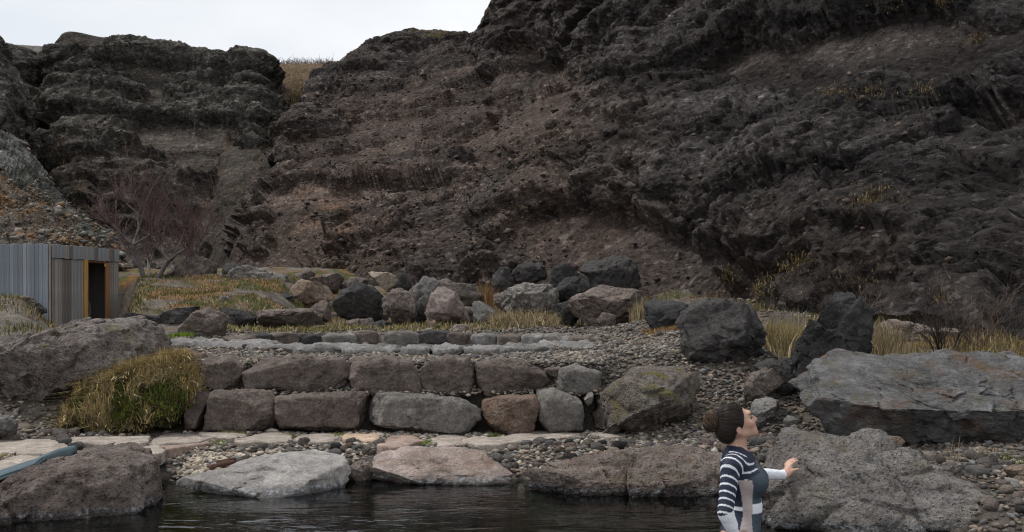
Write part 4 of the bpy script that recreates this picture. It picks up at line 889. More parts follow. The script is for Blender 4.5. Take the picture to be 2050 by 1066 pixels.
# rubble on the talus and the scree
def rubble(name, sheetname, n, r0, r1, pick, colors, label, level=0):
    q, N = SHEETS[sheetname]; px, py = topx(q); wgt = pick(px, py, q); wgt = np.where((px > -80) & (px < 2130) & (py > -40) & ~((py < 150) & (px < 1000)), wgt, 0) / q[:, 1] ** 0.5; wgt /= wgt.sum()
    i = rg.choice(len(q), n, p=wgt); pos = q[i] + rg.normal(0, .08, (n, 3)); r = np.minimum(r0 * rg.uniform(0.02, 1, n) ** -0.6, r1) * (0.3 + q[i, 1] / 60)
    C = colors[rg.integers(len(colors), size=n)] * rg.uniform(.65, 1.35, n)[:, None]
    V, F, Cc = blobs(pos - N[i] * r[:, None] * .1, r, C, level, .6, rg, .6)
    link(name, mesh_np(name, V, F, Cc, smooth=False), M_peb, kind='stuff', label=label)
BR = np.array([[.10, .068, .052], [.085, .07, .062], [.125, .09, .07], [.07, .06, .056], [.16, .12, .095], [.06, .055, .052]]) * .72
rubble('talus_rubble', 'cliff_face', 12500, .024, .18, lambda px, py, q: 0.10 + sstep(1250, 1000, px) * sstep(110, 190, py), BR, 'broken rubble strewn over the talus below the cliff')
rubble('scree_rubble', 'scree_slope', 6000, .026, .24, lambda px, py, q: 0.12 + sstep(330, 430, py), np.array([[.17, .14, .115], [.11, .10, .09], [.22, .18, .145], [.15, .095, .05], [.13, .13, .12]]), 'angular rubble on the slope above the shed')

# ------------------------------------------------------------------ grass
M_grass = vcolmat('grass_blade', 0.85, 9.0, 0.0, 0.5, 0.15)
TAN = np.array([[.35, .28, .165], [.27, .205, .115], [.41, .34, .22], [.20, .145, .08]]); YEL = np.array([[.36, .29, .115], [.30, .235, .085], [.42, .35, .18]]); GRN = np.array([[.075, .10, .018], [.10, .12, .025], [.05, .075, .015]]); ORG = np.array([[.25, .145, .06], [.20, .115, .05], [.30, .19, .09]]); MIXC = np.concatenate([TAN, TAN, GRN]); LIME = np.array([[.20, .26, .03], [.14, .21, .03]]); BRN = np.array([[.13, .08, .045], [.19, .12, .07]])
def blades(base, h, cols, width=.006, lean=.35, wind=(0.05, 0)):
    n = len(base); a = rg.uniform(0, 6.28, n); l = np.abs(rg.normal(0, lean, n)) ; d = np.stack([np.cos(a) * l + wind[0], np.sin(a) * l + wind[1]], 1)
    s = np.stack([-np.sin(a), np.cos(a)], 1) if False else np.stack([np.cos(a * 3.1) , np.sin(a * 3.1) * .4], 1)
    wv = width * rg.uniform(.6, 1.4, n); V = np.zeros((n, 5, 3)); h = h * rg.uniform(.4, 1.2, n) * (1 + .5 * gnoise(base * 5.0, 77))
    for k, (f, wf) in enumerate(((0, 1.0), (.55, .8))):
        c = base.copy(); c[:, :2] += d * (h * f ** 1.7)[:, None]; c[:, 2] += h * f * (1 - .15 * f * l)
        V[:, 2 * k, :] = c; V[:, 2 * k + 1, :] = c
        V[:, 2 * k, :2] += s * (wv * wf)[:, None]; V[:, 2 * k + 1, :2] -= s * (wv * wf)[:, None]
    tip = base.copy(); tip[:, :2] += d * (h * 1.25)[:, None]; tip[:, 2] += h * np.clip(1 - .35 * l, .3, 1); V[:, 4] = tip
    F0 = np.array([[0, 1, 3], [0, 3, 2], [2, 3, 4]]); F = (F0[None] + (np.arange(n) * 5)[:, None, None]).reshape(-1, 3)
    C = cols[rg.integers(len(cols), size=n)] * rg.uniform(.7, 1.2, n)[:, None]
    return V.reshape(-1, 3), F, np.repeat(C, 5, axis=0)
def tuft(label, px0, px1, py, n, h, cols, D=None, dy=.25, width=.006, lean=.35, name='grass_tuft', cat='grass', z=None, kind=None, group=None):
    pm = (px0 + px1) / 2; D = D or ground_hit(pm, py)
    x = rg.uniform((px0 - CX) / FPX * D, (px1 - CX) / FPX * D, n); y = D + rg.normal(0, dy, n); zz = gnz(x, y) if z is None else np.full(n, z)
    base = np.stack([x, y, zz - .01], 1); o = np.array([x.mean(), y.mean(), zz.mean()])
    V, F, C = blades(base - o, np.full(n, h), cols, width, lean)
    if h <= .15 and name == 'grass_tuft': name, cat, kind = 'grass', None, 'stuff'
    return link(name, mesh_np(name, V, F, C, smooth=False), M_grass, None, tuple(o), label, cat, group, kind)
tuft('dense yellow grass clump between the dark boulder and tall black rock', 1535, 1604, 712, 2600, .36, np.concatenate([YEL, TAN]), D=13.4, dy=.22, lean=.34)
tuft('dry tan grass clump in front of the lichened boulder', 985, 1112, 652, 2200, .4, TAN, D=24.0, dy=.5, width=.011, lean=.8)
tuft('tall tan grass beside the long brown boulder behind the slab', 1728, 1800, 720, 700, .48, TAN, D=13.0, dy=.2, width=.005, lean=.34)
tuft('yellow grass in front of the long brown boulder', 1770, 1870, 722, 1200, .2, np.concatenate([YEL, TAN]), D=12.7, dy=.25, lean=.4)
tuft('yellow grass at the right end behind the slate slab', 1885, 2090, 722, 2400, .21, np.concatenate([YEL, TAN, BRN]), D=13.0, dy=.4, lean=.6)
tuft('tan grass at the foot of the big brown peaked boulder', 1262, 1302, 660, 500, .45, TAN, D=22.5, dy=.2, width=.01)
tuft('short orange grass patch left of the big dark boulder', 1285, 1362, 674, 800, .10, ORG, D=18.3, dy=.25, width=.012)
tuft('rusty orange bush of grass behind the pinkish boulder', 945, 985, 605, 700, .7, ORG, D=28.0, dy=.3, width=.012, lean=.3)
tuft('tan grass between the pale flat boulder and lichened boulder', 962, 1005, 612, 700, .35, TAN, D=26.5, dy=.4, width=.012)
tuft('short dry grass along the foot of the boulder row', 640, 1010, 662, 2600, .13, np.concatenate([TAN, GRN, YEL]), D=22.8, dy=.7, width=.012)
tuft('short dry grass along the foot of the grassy ledge', 440, 660, 656, 2200, .14, np.concatenate([TAN, YEL, GRN]), D=21.4, dy=.5, width=.012)
tuft('bright green tuft at the base of the rounded boulder', 342, 385, 675, 500, .13, LIME, D=17.9, dy=.12, width=.008, lean=.7)
tuft('yellow green moss tuft between pink and tan paving slabs', 843, 862, 884, 260, .06, LIME, D=10.7, dy=.1, width=.004, lean=.8)
tuft('dark green tuft under the tan wall block', 968, 1000, 862, 320, .07, GRN * 1.2, D=11.3, dy=.05, width=.004, lean=.8)
tuft('short grass strip at the foot of the wall\'s left blocks', 438, 490, 859, 500, .05, np.concatenate([LIME, YEL]), D=11.4, dy=.05, width=.004, lean=.6)
tuft('short grass strip at the foot of the wall\'s middle block', 560, 690, 866, 900, .045, np.concatenate([LIME, YEL, GRN]), D=11.25, dy=.05, width=.004, lean=.6)
tuft('bright green tuft between the tan paving slabs', 272, 310, 894, 500, .05, LIME, D=10.35, dy=.12, width=.004, lean=.7)
tuft('green tuft beside the small gravel bay of the paving', 420, 455, 880, 340, .045, LIME, D=10.85, dy=.07, width=.004, lean=.7)
tuft('yellow grass tuft at the edge of the leftmost paving slab', 0, 32, 913, 300, .05, YEL, D=9.75, dy=.1, width=.004, lean=.7)
tuft('light green leafy plant beside the small reddish-brown boulder', 1468, 1492, 790, 160, .14, LIME, D=11.7, dy=.06, width=.014, lean=.5, name='plant', cat='plant')
tuft('thin dry stalks in front of the slate slab', 1905, 1925, 900, 10, .26, TAN, D=9.2, dy=.05, width=.004, lean=.2, name='dry_stalks', cat='stalks')
tuft('sparse green grass beside the slate slab foot', 1985, 2040, 905, 300, .09, GRN, D=9.3, dy=.15, width=.004, lean=.6)
tuft('thin brown stalks beside the big dark boulder', 1500, 1516, 750, 14, .4, BRN, D=12.0, dy=.05, width=.004, lean=.15, name='dry_stalks', cat='stalks')
tuft('grey dead weeds above the yellow grass clump', 1540, 1600, 650, 260, .34, np.array([[.25, .22, .20], [.2, .17, .15]]), D=14.5, dy=.2, width=.005, lean=.15, z=1.35, name='dead_weeds', cat='weeds')
# grass carpets that read as one mass
def carpet(label, n, x0, x1, y0, y1, h, cols, cond=None, width=.01):
    x = rg.uniform(x0, x1, n); y = rg.uniform(y0, y1, n); p = np.stack([x, y, gz(x, y)], 1); c = fbm(p * .8, 3, 5); ok = c > -.12
    if cond is not None: ok &= cond(x, y)
    p = p[ok]; p[:, 2] += fbm(p * 0.9, 4, 3) * 0.10; x, y = x[ok], y[ok]
    V, F, C = blades(p, np.full(len(p), h), cols, width, .5)
    patch = (fbm(np.repeat(p, 5, axis=0) * 1.6, 3, 55) > .08)[:, None]; C = np.where(patch, C * .25 + np.array([.07, .085, .02]) * .75, C)
    link('grass', mesh_np('grass', V, F, C, smooth=False), M_grass, kind='stuff', label=label)
carpet('rusty and green grass covering the ledge below the bare tree', 16000, -10.8, -5.0, 22.0, 29.5, .085, np.concatenate([TAN, ORG, BRN, TAN]))
carpet('grass on the slope beside the shed', 9000, -14.0, -7.0, 15, 25, .13, np.concatenate([TAN, ORG, GRN]), lambda x, y: (x < -.452 * y) & (x > -.56 * y))
carpet('grass on the bank beside the shed doorway', 5000, -11.2, -8.0, 21, 28, .14, np.concatenate([TAN, GRN, ORG]), lambda x, y: (x < -.368 * y) & (x > -.398 * y))
carpet('dry grass below the cliff foot', 6000, -5, 6.5, 23.5, 33, .16, np.concatenate([TAN, ORG, BRN]), None, .012)
carpet('dry grass at the foot of the near cliff', 4000, 4.5, 8.5, 12.6, 21, .16, np.concatenate([TAN, ORG, YEL]), None, .009)
carpet('grass left of the shed path', 2500, -8.5, -5.2, 13.2, 20, .08, np.concatenate([TAN, GRN, ORG]), lambda x, y: (x < -0.47 * y))
def cliffgrass(label, sheetname, spots, cols, h=.12):
    q, N = SHEETS[sheetname]; px, py = topx(q); B_, H_ = [], []
    for (cx_, cy_, sx, sy, n) in spots:
        wgt = np.exp(-((px - cx_) / sx) ** 2 - ((py - cy_) / sy) ** 2) * (fbm(q / 1.5, 2, 9) > -.05)
        if wgt.sum() < 1e-6: continue
        i = rg.choice(len(q), n, p=wgt / wgt.sum()); B_.append(q[i] + rg.normal(0, .1, (n, 3))); H_.append(np.full(n, h) * (0.5 + q[i, 1] / 50))
    V, F, C = blades(np.concatenate(B_), np.concatenate(H_), cols, .011, .9)
    link('grass', mesh_np('grass', V, F, C, smooth=False), M_grass, kind='stuff', label=label)
cliffgrass('dry grass growing on ledges of the near cliff', 'cliff_face', [(1660,190,20,5,200),(1720,192,40,5,300),(1860,183,30,5,250),(1745,398,28,12,500),(1900,10,60,8,300),(1950,50,12,20,200),(1500,580,30,15,400),(1480,560,18,12,250),(1560,530,30,10,300),(1900,600,18,20,250),(1030,430,10,14,100),(1000,580,60,12,500),(720,545,60,14,400),(560,500,40,25,300),(540,255,10,30,150),(1095,300,30,30,160),(1690,560,60,14,250)], np.concatenate([ORG, TAN, YEL]) * .5)
cliffgrass('orange grass strung along the gully', 'gully', [(590,220,16,30,1600),(600,185,14,16,1400),(560,240,14,20,900),(600,150,60,14,900),(530,290,12,20,200),(460,250,8,30,200),(440,320,8,30,160),(520,350,10,30,140),(490,380,20,30,140),(610,130,60,6,400)], np.concatenate([ORG, TAN]) * .75, .13)
cliffgrass('orange grass tufts on the scree behind the shed', 'scree_slope', [(60,400,40,20,500),(30,440,40,20,400),(110,460,40,16,300),(10,370,30,20,400)], ORG * .8, .12)
cliffgrass('dry grass tufts at the foot of the far cliff', 'cliff_far', [(120,300,12,25,90),(155,370,12,25,90),(165,400,10,20,60),(460,290,10,30,120)], ORG * .6, .3)

# ------------------------------------------------------------------ grassy mound
k = NT('mound_soil'); v = k.coord('Object'); c_ = k.mix(k.ramp(k.noise(v, 6, 6, .6), [(.4, 0), (.6, 1)]), (0.035, 0.026, 0.018), (0.05, 0.042, 0.02)); MR['soil'] = k.finish(c_, .95, k.bump(k.noise(v, 30, 5), .8, .03), .1)
mound = rock('grass_mound', 'grassy mound of tan and green grass below the weathered boulder', 'grass mound', 'soil', [(105, 862), (112, 832), (155, 798), (215, 768), (270, 742), (315, 722), (345, 730), (385, 765), (398, 795), (380, 832), (340, 858), (280, 870), (180, 872)], D=11.45, thick=.5, lean=.75, facet=.3, rough=1.8, block=.95)
o_, p_, F_ = ROCKS[-1]
mN = np.zeros_like(p_); tri = p_[F_]; fn = np.cross(tri[:, 1] - tri[:, 0], tri[:, 2] - tri[:, 0])
for k_ in range(3): np.add.at(mN, F_[:, k_], fn)
mN /= np.linalg.norm(mN, axis=1)[:, None] + 1e-9
wgt = np.clip(-mN[:, 1] * .6 + mN[:, 2] + .35, 0, None); ii = rg.choice(len(p_), 18000, p=wgt / wgt.sum())
bp = p_[ii] + rg.normal(0, .012, (18000, 3)) - np.array(mound.location)
topness = np.clip((p_[ii, 2] - p_[:, 2].min()) / (np.ptp(p_[:, 2])), 0, 1); pn = fbm(p_[ii] * 2.3, 3, 91); rightness = sstep(-3.9, -3.4, p_[ii, 0])
isT = (pn + (topness - .5) * .5 + rightness * .25) > -0.12
V, F, C = blades(bp, np.where(isT, .17, .09), TAN, .0065, .9, (0.15, -.5))
cc = np.where(isT[:, None], np.concatenate([TAN, YEL])[rg.integers(7, size=18000)] * 1.3, np.concatenate([GRN * 2.0, GRN * 1.5, BRN])[rg.integers(8, size=18000)]) * rg.uniform(.6, 1.2, 18000)[:, None]
tag(link('grass', mesh_np('grass', V, F, np.repeat(cc, 5, axis=0), smooth=False), M_grass, mound), None, None, None, 'stuff')
ii = rg.choice(len(p_), 90, p=wgt / wgt.sum()); lp = p_[ii]; keep = topness[:90] < 2
V, F, C = blades(lp - np.array(mound.location), np.full(90, .06), np.array([[.42, .34, .05], [.35, .33, .06]]), .014, .9, (0, -.3))
tag(link('leaves', mesh_np('leaves', V, F, C, smooth=False), M_grass, mound), None, None, None, 'stuff')
# ------------------------------------------------------------------ shed
def plank(name, c, vary=.5): return plainmat(name, c, .9, 26.0, vary, .006, .15, (3.0, 3.0, 0.12))
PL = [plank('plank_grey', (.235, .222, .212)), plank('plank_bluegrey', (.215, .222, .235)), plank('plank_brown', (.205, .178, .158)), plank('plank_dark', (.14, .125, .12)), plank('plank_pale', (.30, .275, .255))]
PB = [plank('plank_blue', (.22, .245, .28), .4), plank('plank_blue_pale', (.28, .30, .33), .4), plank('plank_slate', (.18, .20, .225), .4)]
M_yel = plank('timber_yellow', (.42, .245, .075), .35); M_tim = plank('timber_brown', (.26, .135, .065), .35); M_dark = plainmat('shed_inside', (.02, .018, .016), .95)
c0 = np.array([(97 - CX) / FPX * 25.0, 25.0]); c1 = np.array([(236 - CX) / FPX * 27.7, 27.7]); fd = (c1 - c0) / np.linalg.norm(c1 - c0); FL = np.linalg.norm(c1 - c0); ld = np.array([-fd[1], fd[0]]); nf = -ld  # front faces +x side
shed = empty('shed', (c0[0], c0[1], 1.12), 'weathered grey plank shed with an open dark doorway', 'shed')
so = np.array([c0[0], c0[1], 1.12])
def t_px(px):
    k_ = (px - CX) / FPX; return (k_ * c0[1] - c0[0]) / (fd[0] - k_ * fd[1])
def board(name, a, d, nrm, t0, t1, z0, z1, mat, th=.025, out=0.0):
    """upright board on the wall line starting at a along d, facing nrm"""
    bm = bmesh.new(); hw = (t1 - t0) / 2
    r = bmesh.ops.create_cube(bm, size=2.0); bmesh.ops.scale(bm, vec=(hw, th / 2, (z1 - z0) / 2), verts=r['verts'])
    bmesh.ops.bevel(bm, geom=bm.edges[:], offset=.004, segments=1, affect='EDGES')
    bmesh.ops.rotate(bm, cent=(0, 0, 0), matrix=Matrix.Rotation(math.atan2(d[1], d[0]), 3, 'Z'), verts=bm.verts[:])
    me = bpy.data.meshes.new(name); bm.to_mesh(me); bm.free()
    m = a + d * (t0 + t1) / 2 + nrm * (th / 2 + out)
    return link(name, me, mat, shed, tuple(np.array([m[0], m[1], (z0 + z1) / 2]) - so))
sg = np.random.default_rng(3)
zt, zb, zh = 3.27, 1.02, 2.93
def run(t0, t1, wmin, wmax, z0, z1, a, d, nrm, mats, out=0.0, name='board'):
    t = t0
    while t < t1 - .01:
        w_ = min(sg.uniform(wmin, wmax), t1 - t)
        if t1 - t - w_ < .04: w_ = t1 - t
        board(name, a, d, nrm, t, t + w_ - .006, z0 + sg.uniform(-.02, .0), z1 + sg.uniform(-.012, .012), mats[sg.integers(len(mats))], .022 + sg.uniform(0, .012), out); t += w_
tl, tj0, tj1, to1, tj2 = t_px(101), t_px(165.5), t_px(174.5), t_px(211), t_px(217.5)
run(0, tl, .07, .1, zb, zt, c0, fd, nf, PL, .004)
run(tl, FL, .12, .20, zh, zt, c0, fd, nf, PL[:2] + PL[3:4], .03)
run(tl + .03, tj0, .10, .17, zb, zh - .02, c0, fd, nf, PL, .0)
run(tj2, FL, .08, .12, zb, zh + .01, c0, fd, nf, PL, .0)
board('door_frame', c0, fd, nf, tj0, tj1 - .05, zb, zh - .0, M_yel, .05, .02); board('door_frame', c0, fd, nf, tj1 - .05, tj1, zb, zh - .02, M_tim, .10, -.06)
board('door_frame', c0, fd, nf, to1, tj2, zb, zh - .04, M_tim, .06, -.02); board('door_frame', c0, fd, nf, tj1, to1, zh - .06, zh, M_tim, .05, -.05)
board('door_latch', c0, fd, nf, to1 - .07, to1 + .02, zh - .16, zh - .07, M_yel, .02, .01)
run(0, 2.6, .10, .16, zb - .2, zt, c0, ld, -fd, PB, .0)
bk = c0 + fd * FL
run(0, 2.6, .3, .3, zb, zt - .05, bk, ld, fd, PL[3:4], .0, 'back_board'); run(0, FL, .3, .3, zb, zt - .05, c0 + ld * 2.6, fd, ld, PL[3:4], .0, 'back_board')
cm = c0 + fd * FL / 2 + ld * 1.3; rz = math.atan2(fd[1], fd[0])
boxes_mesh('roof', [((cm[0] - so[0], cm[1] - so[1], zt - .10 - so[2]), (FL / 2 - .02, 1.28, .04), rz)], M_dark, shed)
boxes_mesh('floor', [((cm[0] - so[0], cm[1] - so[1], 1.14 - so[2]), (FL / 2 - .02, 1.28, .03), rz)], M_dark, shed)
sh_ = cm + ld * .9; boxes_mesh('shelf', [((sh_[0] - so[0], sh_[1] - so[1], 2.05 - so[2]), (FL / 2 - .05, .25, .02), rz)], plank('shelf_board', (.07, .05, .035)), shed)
# tyre and blue tub inside the doorway
tm = c0 + fd * (tj1 + .22) + ld * .35
bm = bmesh.new(); R_, r_, nn = .34, .055, 40
ring = [[bm.verts.new(((R_ + r_ * math.cos(b)) * math.cos(a), r_ * math.sin(b) * .8, (R_ + r_ * math.cos(b)) * math.sin(a))) for b in np.arange(10) / 10 * 6.2832] for a in np.arange(nn) / nn * 6.2832]
for i in range(nn):
    for j in range(10): bm.faces.new((ring[i][j], ring[(i + 1) % nn][j], ring[(i + 1) % nn][(j + 1) % 10], ring[i][(j + 1) % 10]))
for i in range(8):
    a = i / 8 * 6.2832; r = bmesh.ops.create_cone(bm, cap_ends=True, segments=5, radius1=.006, radius2=.006, depth=R_); bmesh.ops.rotate(bm, cent=(0, 0, 0), matrix=Matrix.Rotation(a, 3, 'Y') @ Matrix.Translation((0, 0, 0)).to_3x3(), verts=r['verts']); bmesh.ops.translate(bm, vec=(math.sin(a) * R_ / 2, 0, math.cos(a) * R_ / 2), verts=r['verts'])
me = bpy.data.meshes.new('wheel'); bm.to_mesh(me); bm.free()
wo = link('wheel', me, plainmat('tyre_rubber', (.10, .095, .09), .7), None, (tm[0], tm[1], 1.17 + .395), 'grey spoked wheel leaning inside the shed doorway', 'wheel'); wo.rotation_euler = (0.05, 0, rz)
bm = bmesh.new(); bmesh.ops.create_cone(bm, cap_ends=False, segments=28, radius1=.15, radius2=.19, depth=.3); bmesh.ops.create_circle(bm, cap_ends=True, segments=28, radius=.15)
for v_ in bm.verts[-28:]: v_.co.z = -.148
r = bmesh.ops.create_cone(bm, cap_ends=False, segments=28, radius1=.2, radius2=.2, depth=.025); bmesh.ops.translate(bm, vec=(0, 0, .15), verts=r['verts'])
me = bpy.data.meshes.new('bucket'); bm.to_mesh(me); bm.free(); tb = c0 + fd * (tj1 + .12) + ld * .75
link('bucket', me, plainmat('blue_plastic', (.03, .12, .22), .4, vary=.15, bump=0), None, (tb[0], tb[1], 1.325), 'blue tub standing on the dark shed floor', 'tub')

# ------------------------------------------------------------------ bare tree and shrubs
M_bark = vcolmat('bark', 0.85, 30.0, 0.004, 0.5, 0.2)
tg_ = np.random.default_rng(8)
def limb(pts, r0, r1, n=14, wob=.03):
    pts = np.array(pts, float); t = np.linspace(0, len(pts) - 1, n); c = crom(pts, t); c += np.cumsum(tg_.normal(0, wob * .25, c.shape), 0) * np.linspace(0, 1, n)[:, None]
    return c, np.linspace(r0, r1, n)
def grow(path, rad, depth, out, up=.35, spread=.75, lenf=.62, kids=(3, 5), length=None, tstart=.3):
    L_ = length or np.linalg.norm(np.diff(path, axis=0), axis=1).sum()
    for _ in range(tg_.integers(*kids)):
        t = tg_.uniform(tstart, 1.0); i = int(t * (len(path) - 1)); i = min(i, len(path) - 2); d = path[i + 1] - path[i]; d /= np.linalg.norm(d) + 1e-9
        nd = d + tg_.normal(0, spread, 3) * np.array([1, 1, .7]); nd[2] += up; nd /= np.linalg.norm(nd); l = L_ * lenf * tg_.uniform(.6, 1.15)
        n = 5; ks = np.linspace(0, 1, n)[:, None]; bend = tg_.normal(0, .18, 3) + np.array([0, 0, .18]); p = path[i] + nd * l * ks + bend * l * ks ** 2 + tg_.normal(0, .03 * l, (n, 3)) * ks
        r0 = min(rad[i] * .7, .02); r = np.linspace(r0, max(r0 * .45, .0028), n); out[depth].append((p, r))
        if depth > 1: grow(p, r, depth - 1, out, up, spread, lenf, kids, l, .15)
def bushobj(name, parent, paths, sides, cfun):
    V, F = tubes([(p_0, np.asarray(r_0) * .8) for p_0, r_0 in paths] if parent.name.startswith('bare_tree') and sides == 8 else paths, sides); return link(name, mesh_np(name, V - np.array(parent.location), F, cfun(V)), M_bark, parent)
TD = 29.0
tp = P(300, 564, TD); tree = empty('bare_tree', tuple(tp), 'leafless multi-stemmed birch with reddish twigs beside the shed', 'tree')
def PT(px, py, dd=0): return P(px, py, TD + dd)
limbs = [limb([PT(291, 570), PT(283, 540), PT(273, 510), PT(266, 492)], .10, .075), limb([PT(266, 492), PT(252, 478, -.1), PT(238, 464, -.2), PT(218, 444, -.3), PT(204, 430, -.3), PT(196, 405, -.3)], .06, .015),
         limb([PT(266, 492), PT(272, 474, .2), PT(278, 452, .3), PT(275, 434, .4), PT(281, 412, .4), PT(268, 394, .3), PT(266, 375, .3)], .055, .012), limb([PT(267, 491), PT(282, 482, -.3), PT(298, 472, -.5), PT(309, 458, -.6), PT(318, 430, -.5)], .05, .012),
         limb([PT(279, 534), PT(262, 512, .3), PT(244, 492, .5), PT(232, 470, .6), PT(215, 455, .7)], .045, .012), limb([PT(304, 568), PT(322, 548), PT(334, 532), PT(341, 522)], .095, .07),
         limb([PT(341, 522), PT(356, 508, -.2), PT(374, 497, -.3), PT(380, 480, -.3), PT(390, 455, -.2)], .05, .012), limb([PT(340, 523), PT(328, 508, .2), PT(326, 490, .4), PT(332, 465, .6), PT(340, 430, .7)], .045, .012),
         limb([PT(352, 510, -.1), PT(372, 503, .3), PT(392, 510, .5)], .025, .008), limb([PT(334, 532), PT(350, 505, .6), PT(368, 470, .9), PT(372, 435, 1.0)], .05, .012), limb([PT(298, 560), PT(300, 530, .5), PT(310, 495, .8), PT(318, 460, .9)], .05, .012),
         limb([PT(310, 565), PT(345, 545, .4), PT(380, 520, .8), PT(405, 480, 1.0), PT(415, 450, 1.0)], .045, .01), limb([PT(300, 560), PT(296, 520, 1), PT(300, 470, 1.2), PT(305, 420, 1.2)], .045, .01)]
barkc = lambda V: np.clip(np.array([.125, .108, .104]) * (1 + .9 * gnoise(V * 6, 3))[:, None], .04, .5)
twigc = lambda V: np.array([.11, .062, .06]) * (1 + .6 * gnoise(V * 3, 4))[:, None]
out = {1: [], 2: [], 3: []}
for j, (p, r) in enumerate(limbs):
    bushobj('trunk' if j in (0, 5) else 'branch', tree, [(p, r)], 8, barkc)
    if j not in (0, 5): grow(p, r, 3, out, .35, .6, .55, (5, 8))
tag(bushobj('boughs', tree, out[3] + out[2], 5, lambda V: (barkc(V) + twigc(V)) / 2), kind='stuff'); tag(bushobj('twigs', tree, out[1], 3, twigc), kind='stuff')
# leafless shrub behind the slate slab
def shrub(px, py, D, n, hpx, spreadpx, label, r=.012, dark=(.055, .042, .038)):
    b = P(px, py, D); sh = empty('leafless_shrub', tuple(b), label, 'shrub'); o_ = {1: [], 2: []}; st = []
    for i in range(n):
        f = tg_.uniform(-1, 1); tip = P(px + f * spreadpx, py - hpx * tg_.uniform(.5, 1.1), D + tg_.normal(0, .3)); q0 = b + np.array([f * .12, tg_.normal(0, .08), -.05])
        m_ = (q0 + tip) / 2 + np.array([-f * .1, 0, .06]); st.append(limb([q0, m_, tip], r, r * .35, 9, .02))
        grow(*st[-1], 2, o_, .3, .6, .45, (3, 6))
    cf = lambda V: np.array(dark) * (1 + .7 * gnoise(V * 5, 4))[:, None]
    for s in st: bushobj('stem', sh, [s], 5, cf)
    tag(bushobj('twigs', sh, o_[2] + o_[1], 3, cf), kind='stuff')
shrub(1890, 722, 12.9, 11, 95, 90, 'dark leafless shrub behind the slate slab', .011)
shrub(1965, 722, 13.2, 12, 105, 90, 'brown leafless shrub at the right end of the slate slab', .008, (.13, .095, .075))
shrub(2035, 700, 14.0, 8, 90, 60, 'grey leafless shrub against the foot of the near cliff', .008, (.09, .08, .075))
shrub(1735, 640, 14.5, 5, 45, 40, 'small leafless twigs behind the tall black rock', .005, (.12, .09, .07))
sd = []
for i in range(420):
    px = tg_.uniform(520, 668); b = P(px, 131 - 0 * px, 126 + tg_.uniform(-2, 6)); h = abs(tg_.normal(.45, .3)) + .15
    sd.append((np.array([b, b + np.array([tg_.normal(0, .1), 0, h * .6]), b + np.array([tg_.normal(0, .3), 0, h])]), [.03, .02, .012]))
V, F = tubes(sd, 3); link('undergrowth', mesh_np('undergrowth', V, F, np.tile(np.array([[.10, .065, .055]]), (len(V), 1))), M_bark, kind='stuff', label='thin leafless scrub along the saddle skyline')

# ------------------------------------------------------------------ towel, driftwood
tw = ROCKS[0][1]; tpx, tpy = topx(tw)
def rocktop(px):
    py = np.interp(px, [-60, 0, 30, 60, 90, 120, 150], [976, 956, 947, 937, 927, 918, 910]); d2 = (tpx - px) ** 2 + (tpy - py - 3) ** 2; m = np.argsort(d2)[:60]; D_ = np.percentile(tw[m, 1], 25); q = P(px, py, D_); q[2] += .018; return q
k = NT('towel_cloth'); v = k.coord('Object'); wv_ = k.noise(v, 160, 3, .6); M_tow = k.finish(k.mix(k.noise(v, 14, 4), (.07, .098, .112), (.125, .165, .18)), .95, k.bump(wv_, .7, .006), .1)
tb_ = rocktop(70); towel = empty('towel', tuple(tb_), 'blue-grey towel rolled up on the brown pitted boulder', 'towel')
def ribbon(name, pxs, dz, hw, th, wob):
    ctrl = np.array([rocktop(px) for px in pxs]); kk = np.ones(3) / 3; fit = np.polyfit(pxs, ctrl[:, 1], 1)
    ctrl = np.array([P(px, np.interp(px, [-60, 0, 30, 60, 90, 120, 150], [976, 956, 947, 937, 927, 918, 910]) - 6, np.polyval(fit, px)) for px in pxs])
    ctrl[:, 1] = np.convolve(np.pad(ctrl[:, 1], 1, 'edge'), kk, 'valid'); ctrl[:, 2] = np.convolve(np.pad(ctrl[:, 2], 1, 'edge'), kk, 'valid')
    ctrl[:, 2] += np.array(dz); t = np.linspace(0, len(pxs) - 1, 40); c = crom(ctrl, t); V, F = [], []
    prof = [(math.cos(a), math.sin(a)) for a in np.arange(16) / 16 * 6.2832]; hws = np.interp(t, range(len(pxs)), hw); ths = np.interp(t, range(len(pxs)), th)
    for i in range(40):
        for a, b in prof:
            w2 = np.sign(a) * abs(a) ** .6; z2 = np.sign(b) * abs(b) ** .8
            V.append(c[i] + np.array([0.2 * w2 * hws[i], w2 * hws[i], z2 * ths[i] + .35 * w2 * hws[i] + wob * math.sin(i * .4 + a * 2) * .15]))
    for i in range(39):
        for j in range(16): F.append((i * 16 + j, i * 16 + (j + 1) % 16, (i + 1) * 16 + (j + 1) % 16, (i + 1) * 16 + j))
    V = np.array(V); F = [list(f) for f in F]
    me = mesh_np(name, V - tb_, np.array(F)); bm = bmesh.new(); bm.from_mesh(me); bmesh.ops.holes_fill(bm, edges=[e for e in bm.edges if e.is_boundary], sides=0); bm.to_mesh(me); bm.free()
    return link(name, me, M_tow, towel)
ribbon('roll', [70, 88, 104, 120, 136, 150], [.0, .004, .006, .006, .006, .004], [.07, .07, .065, .06, .055, .045], [.028, .040, .046, .047, .047, .040], .004)
ribbon('fold', [-60, -30, 0, 30, 60, 84], [-.012, -.012, -.012, -.010, -.008, -.006], [.13, .13, .12, .11, .09, .07], [.012, .013, .015, .018, .022, .020], .004)
ribbon('fold', [-60, -30, 0, 30, 62, 80], [.004, .005, .006, .010, .014, .016], [.11, .11, .10, .09, .08, .06], [.007, .008, .009, .011, .013, .010], .005)
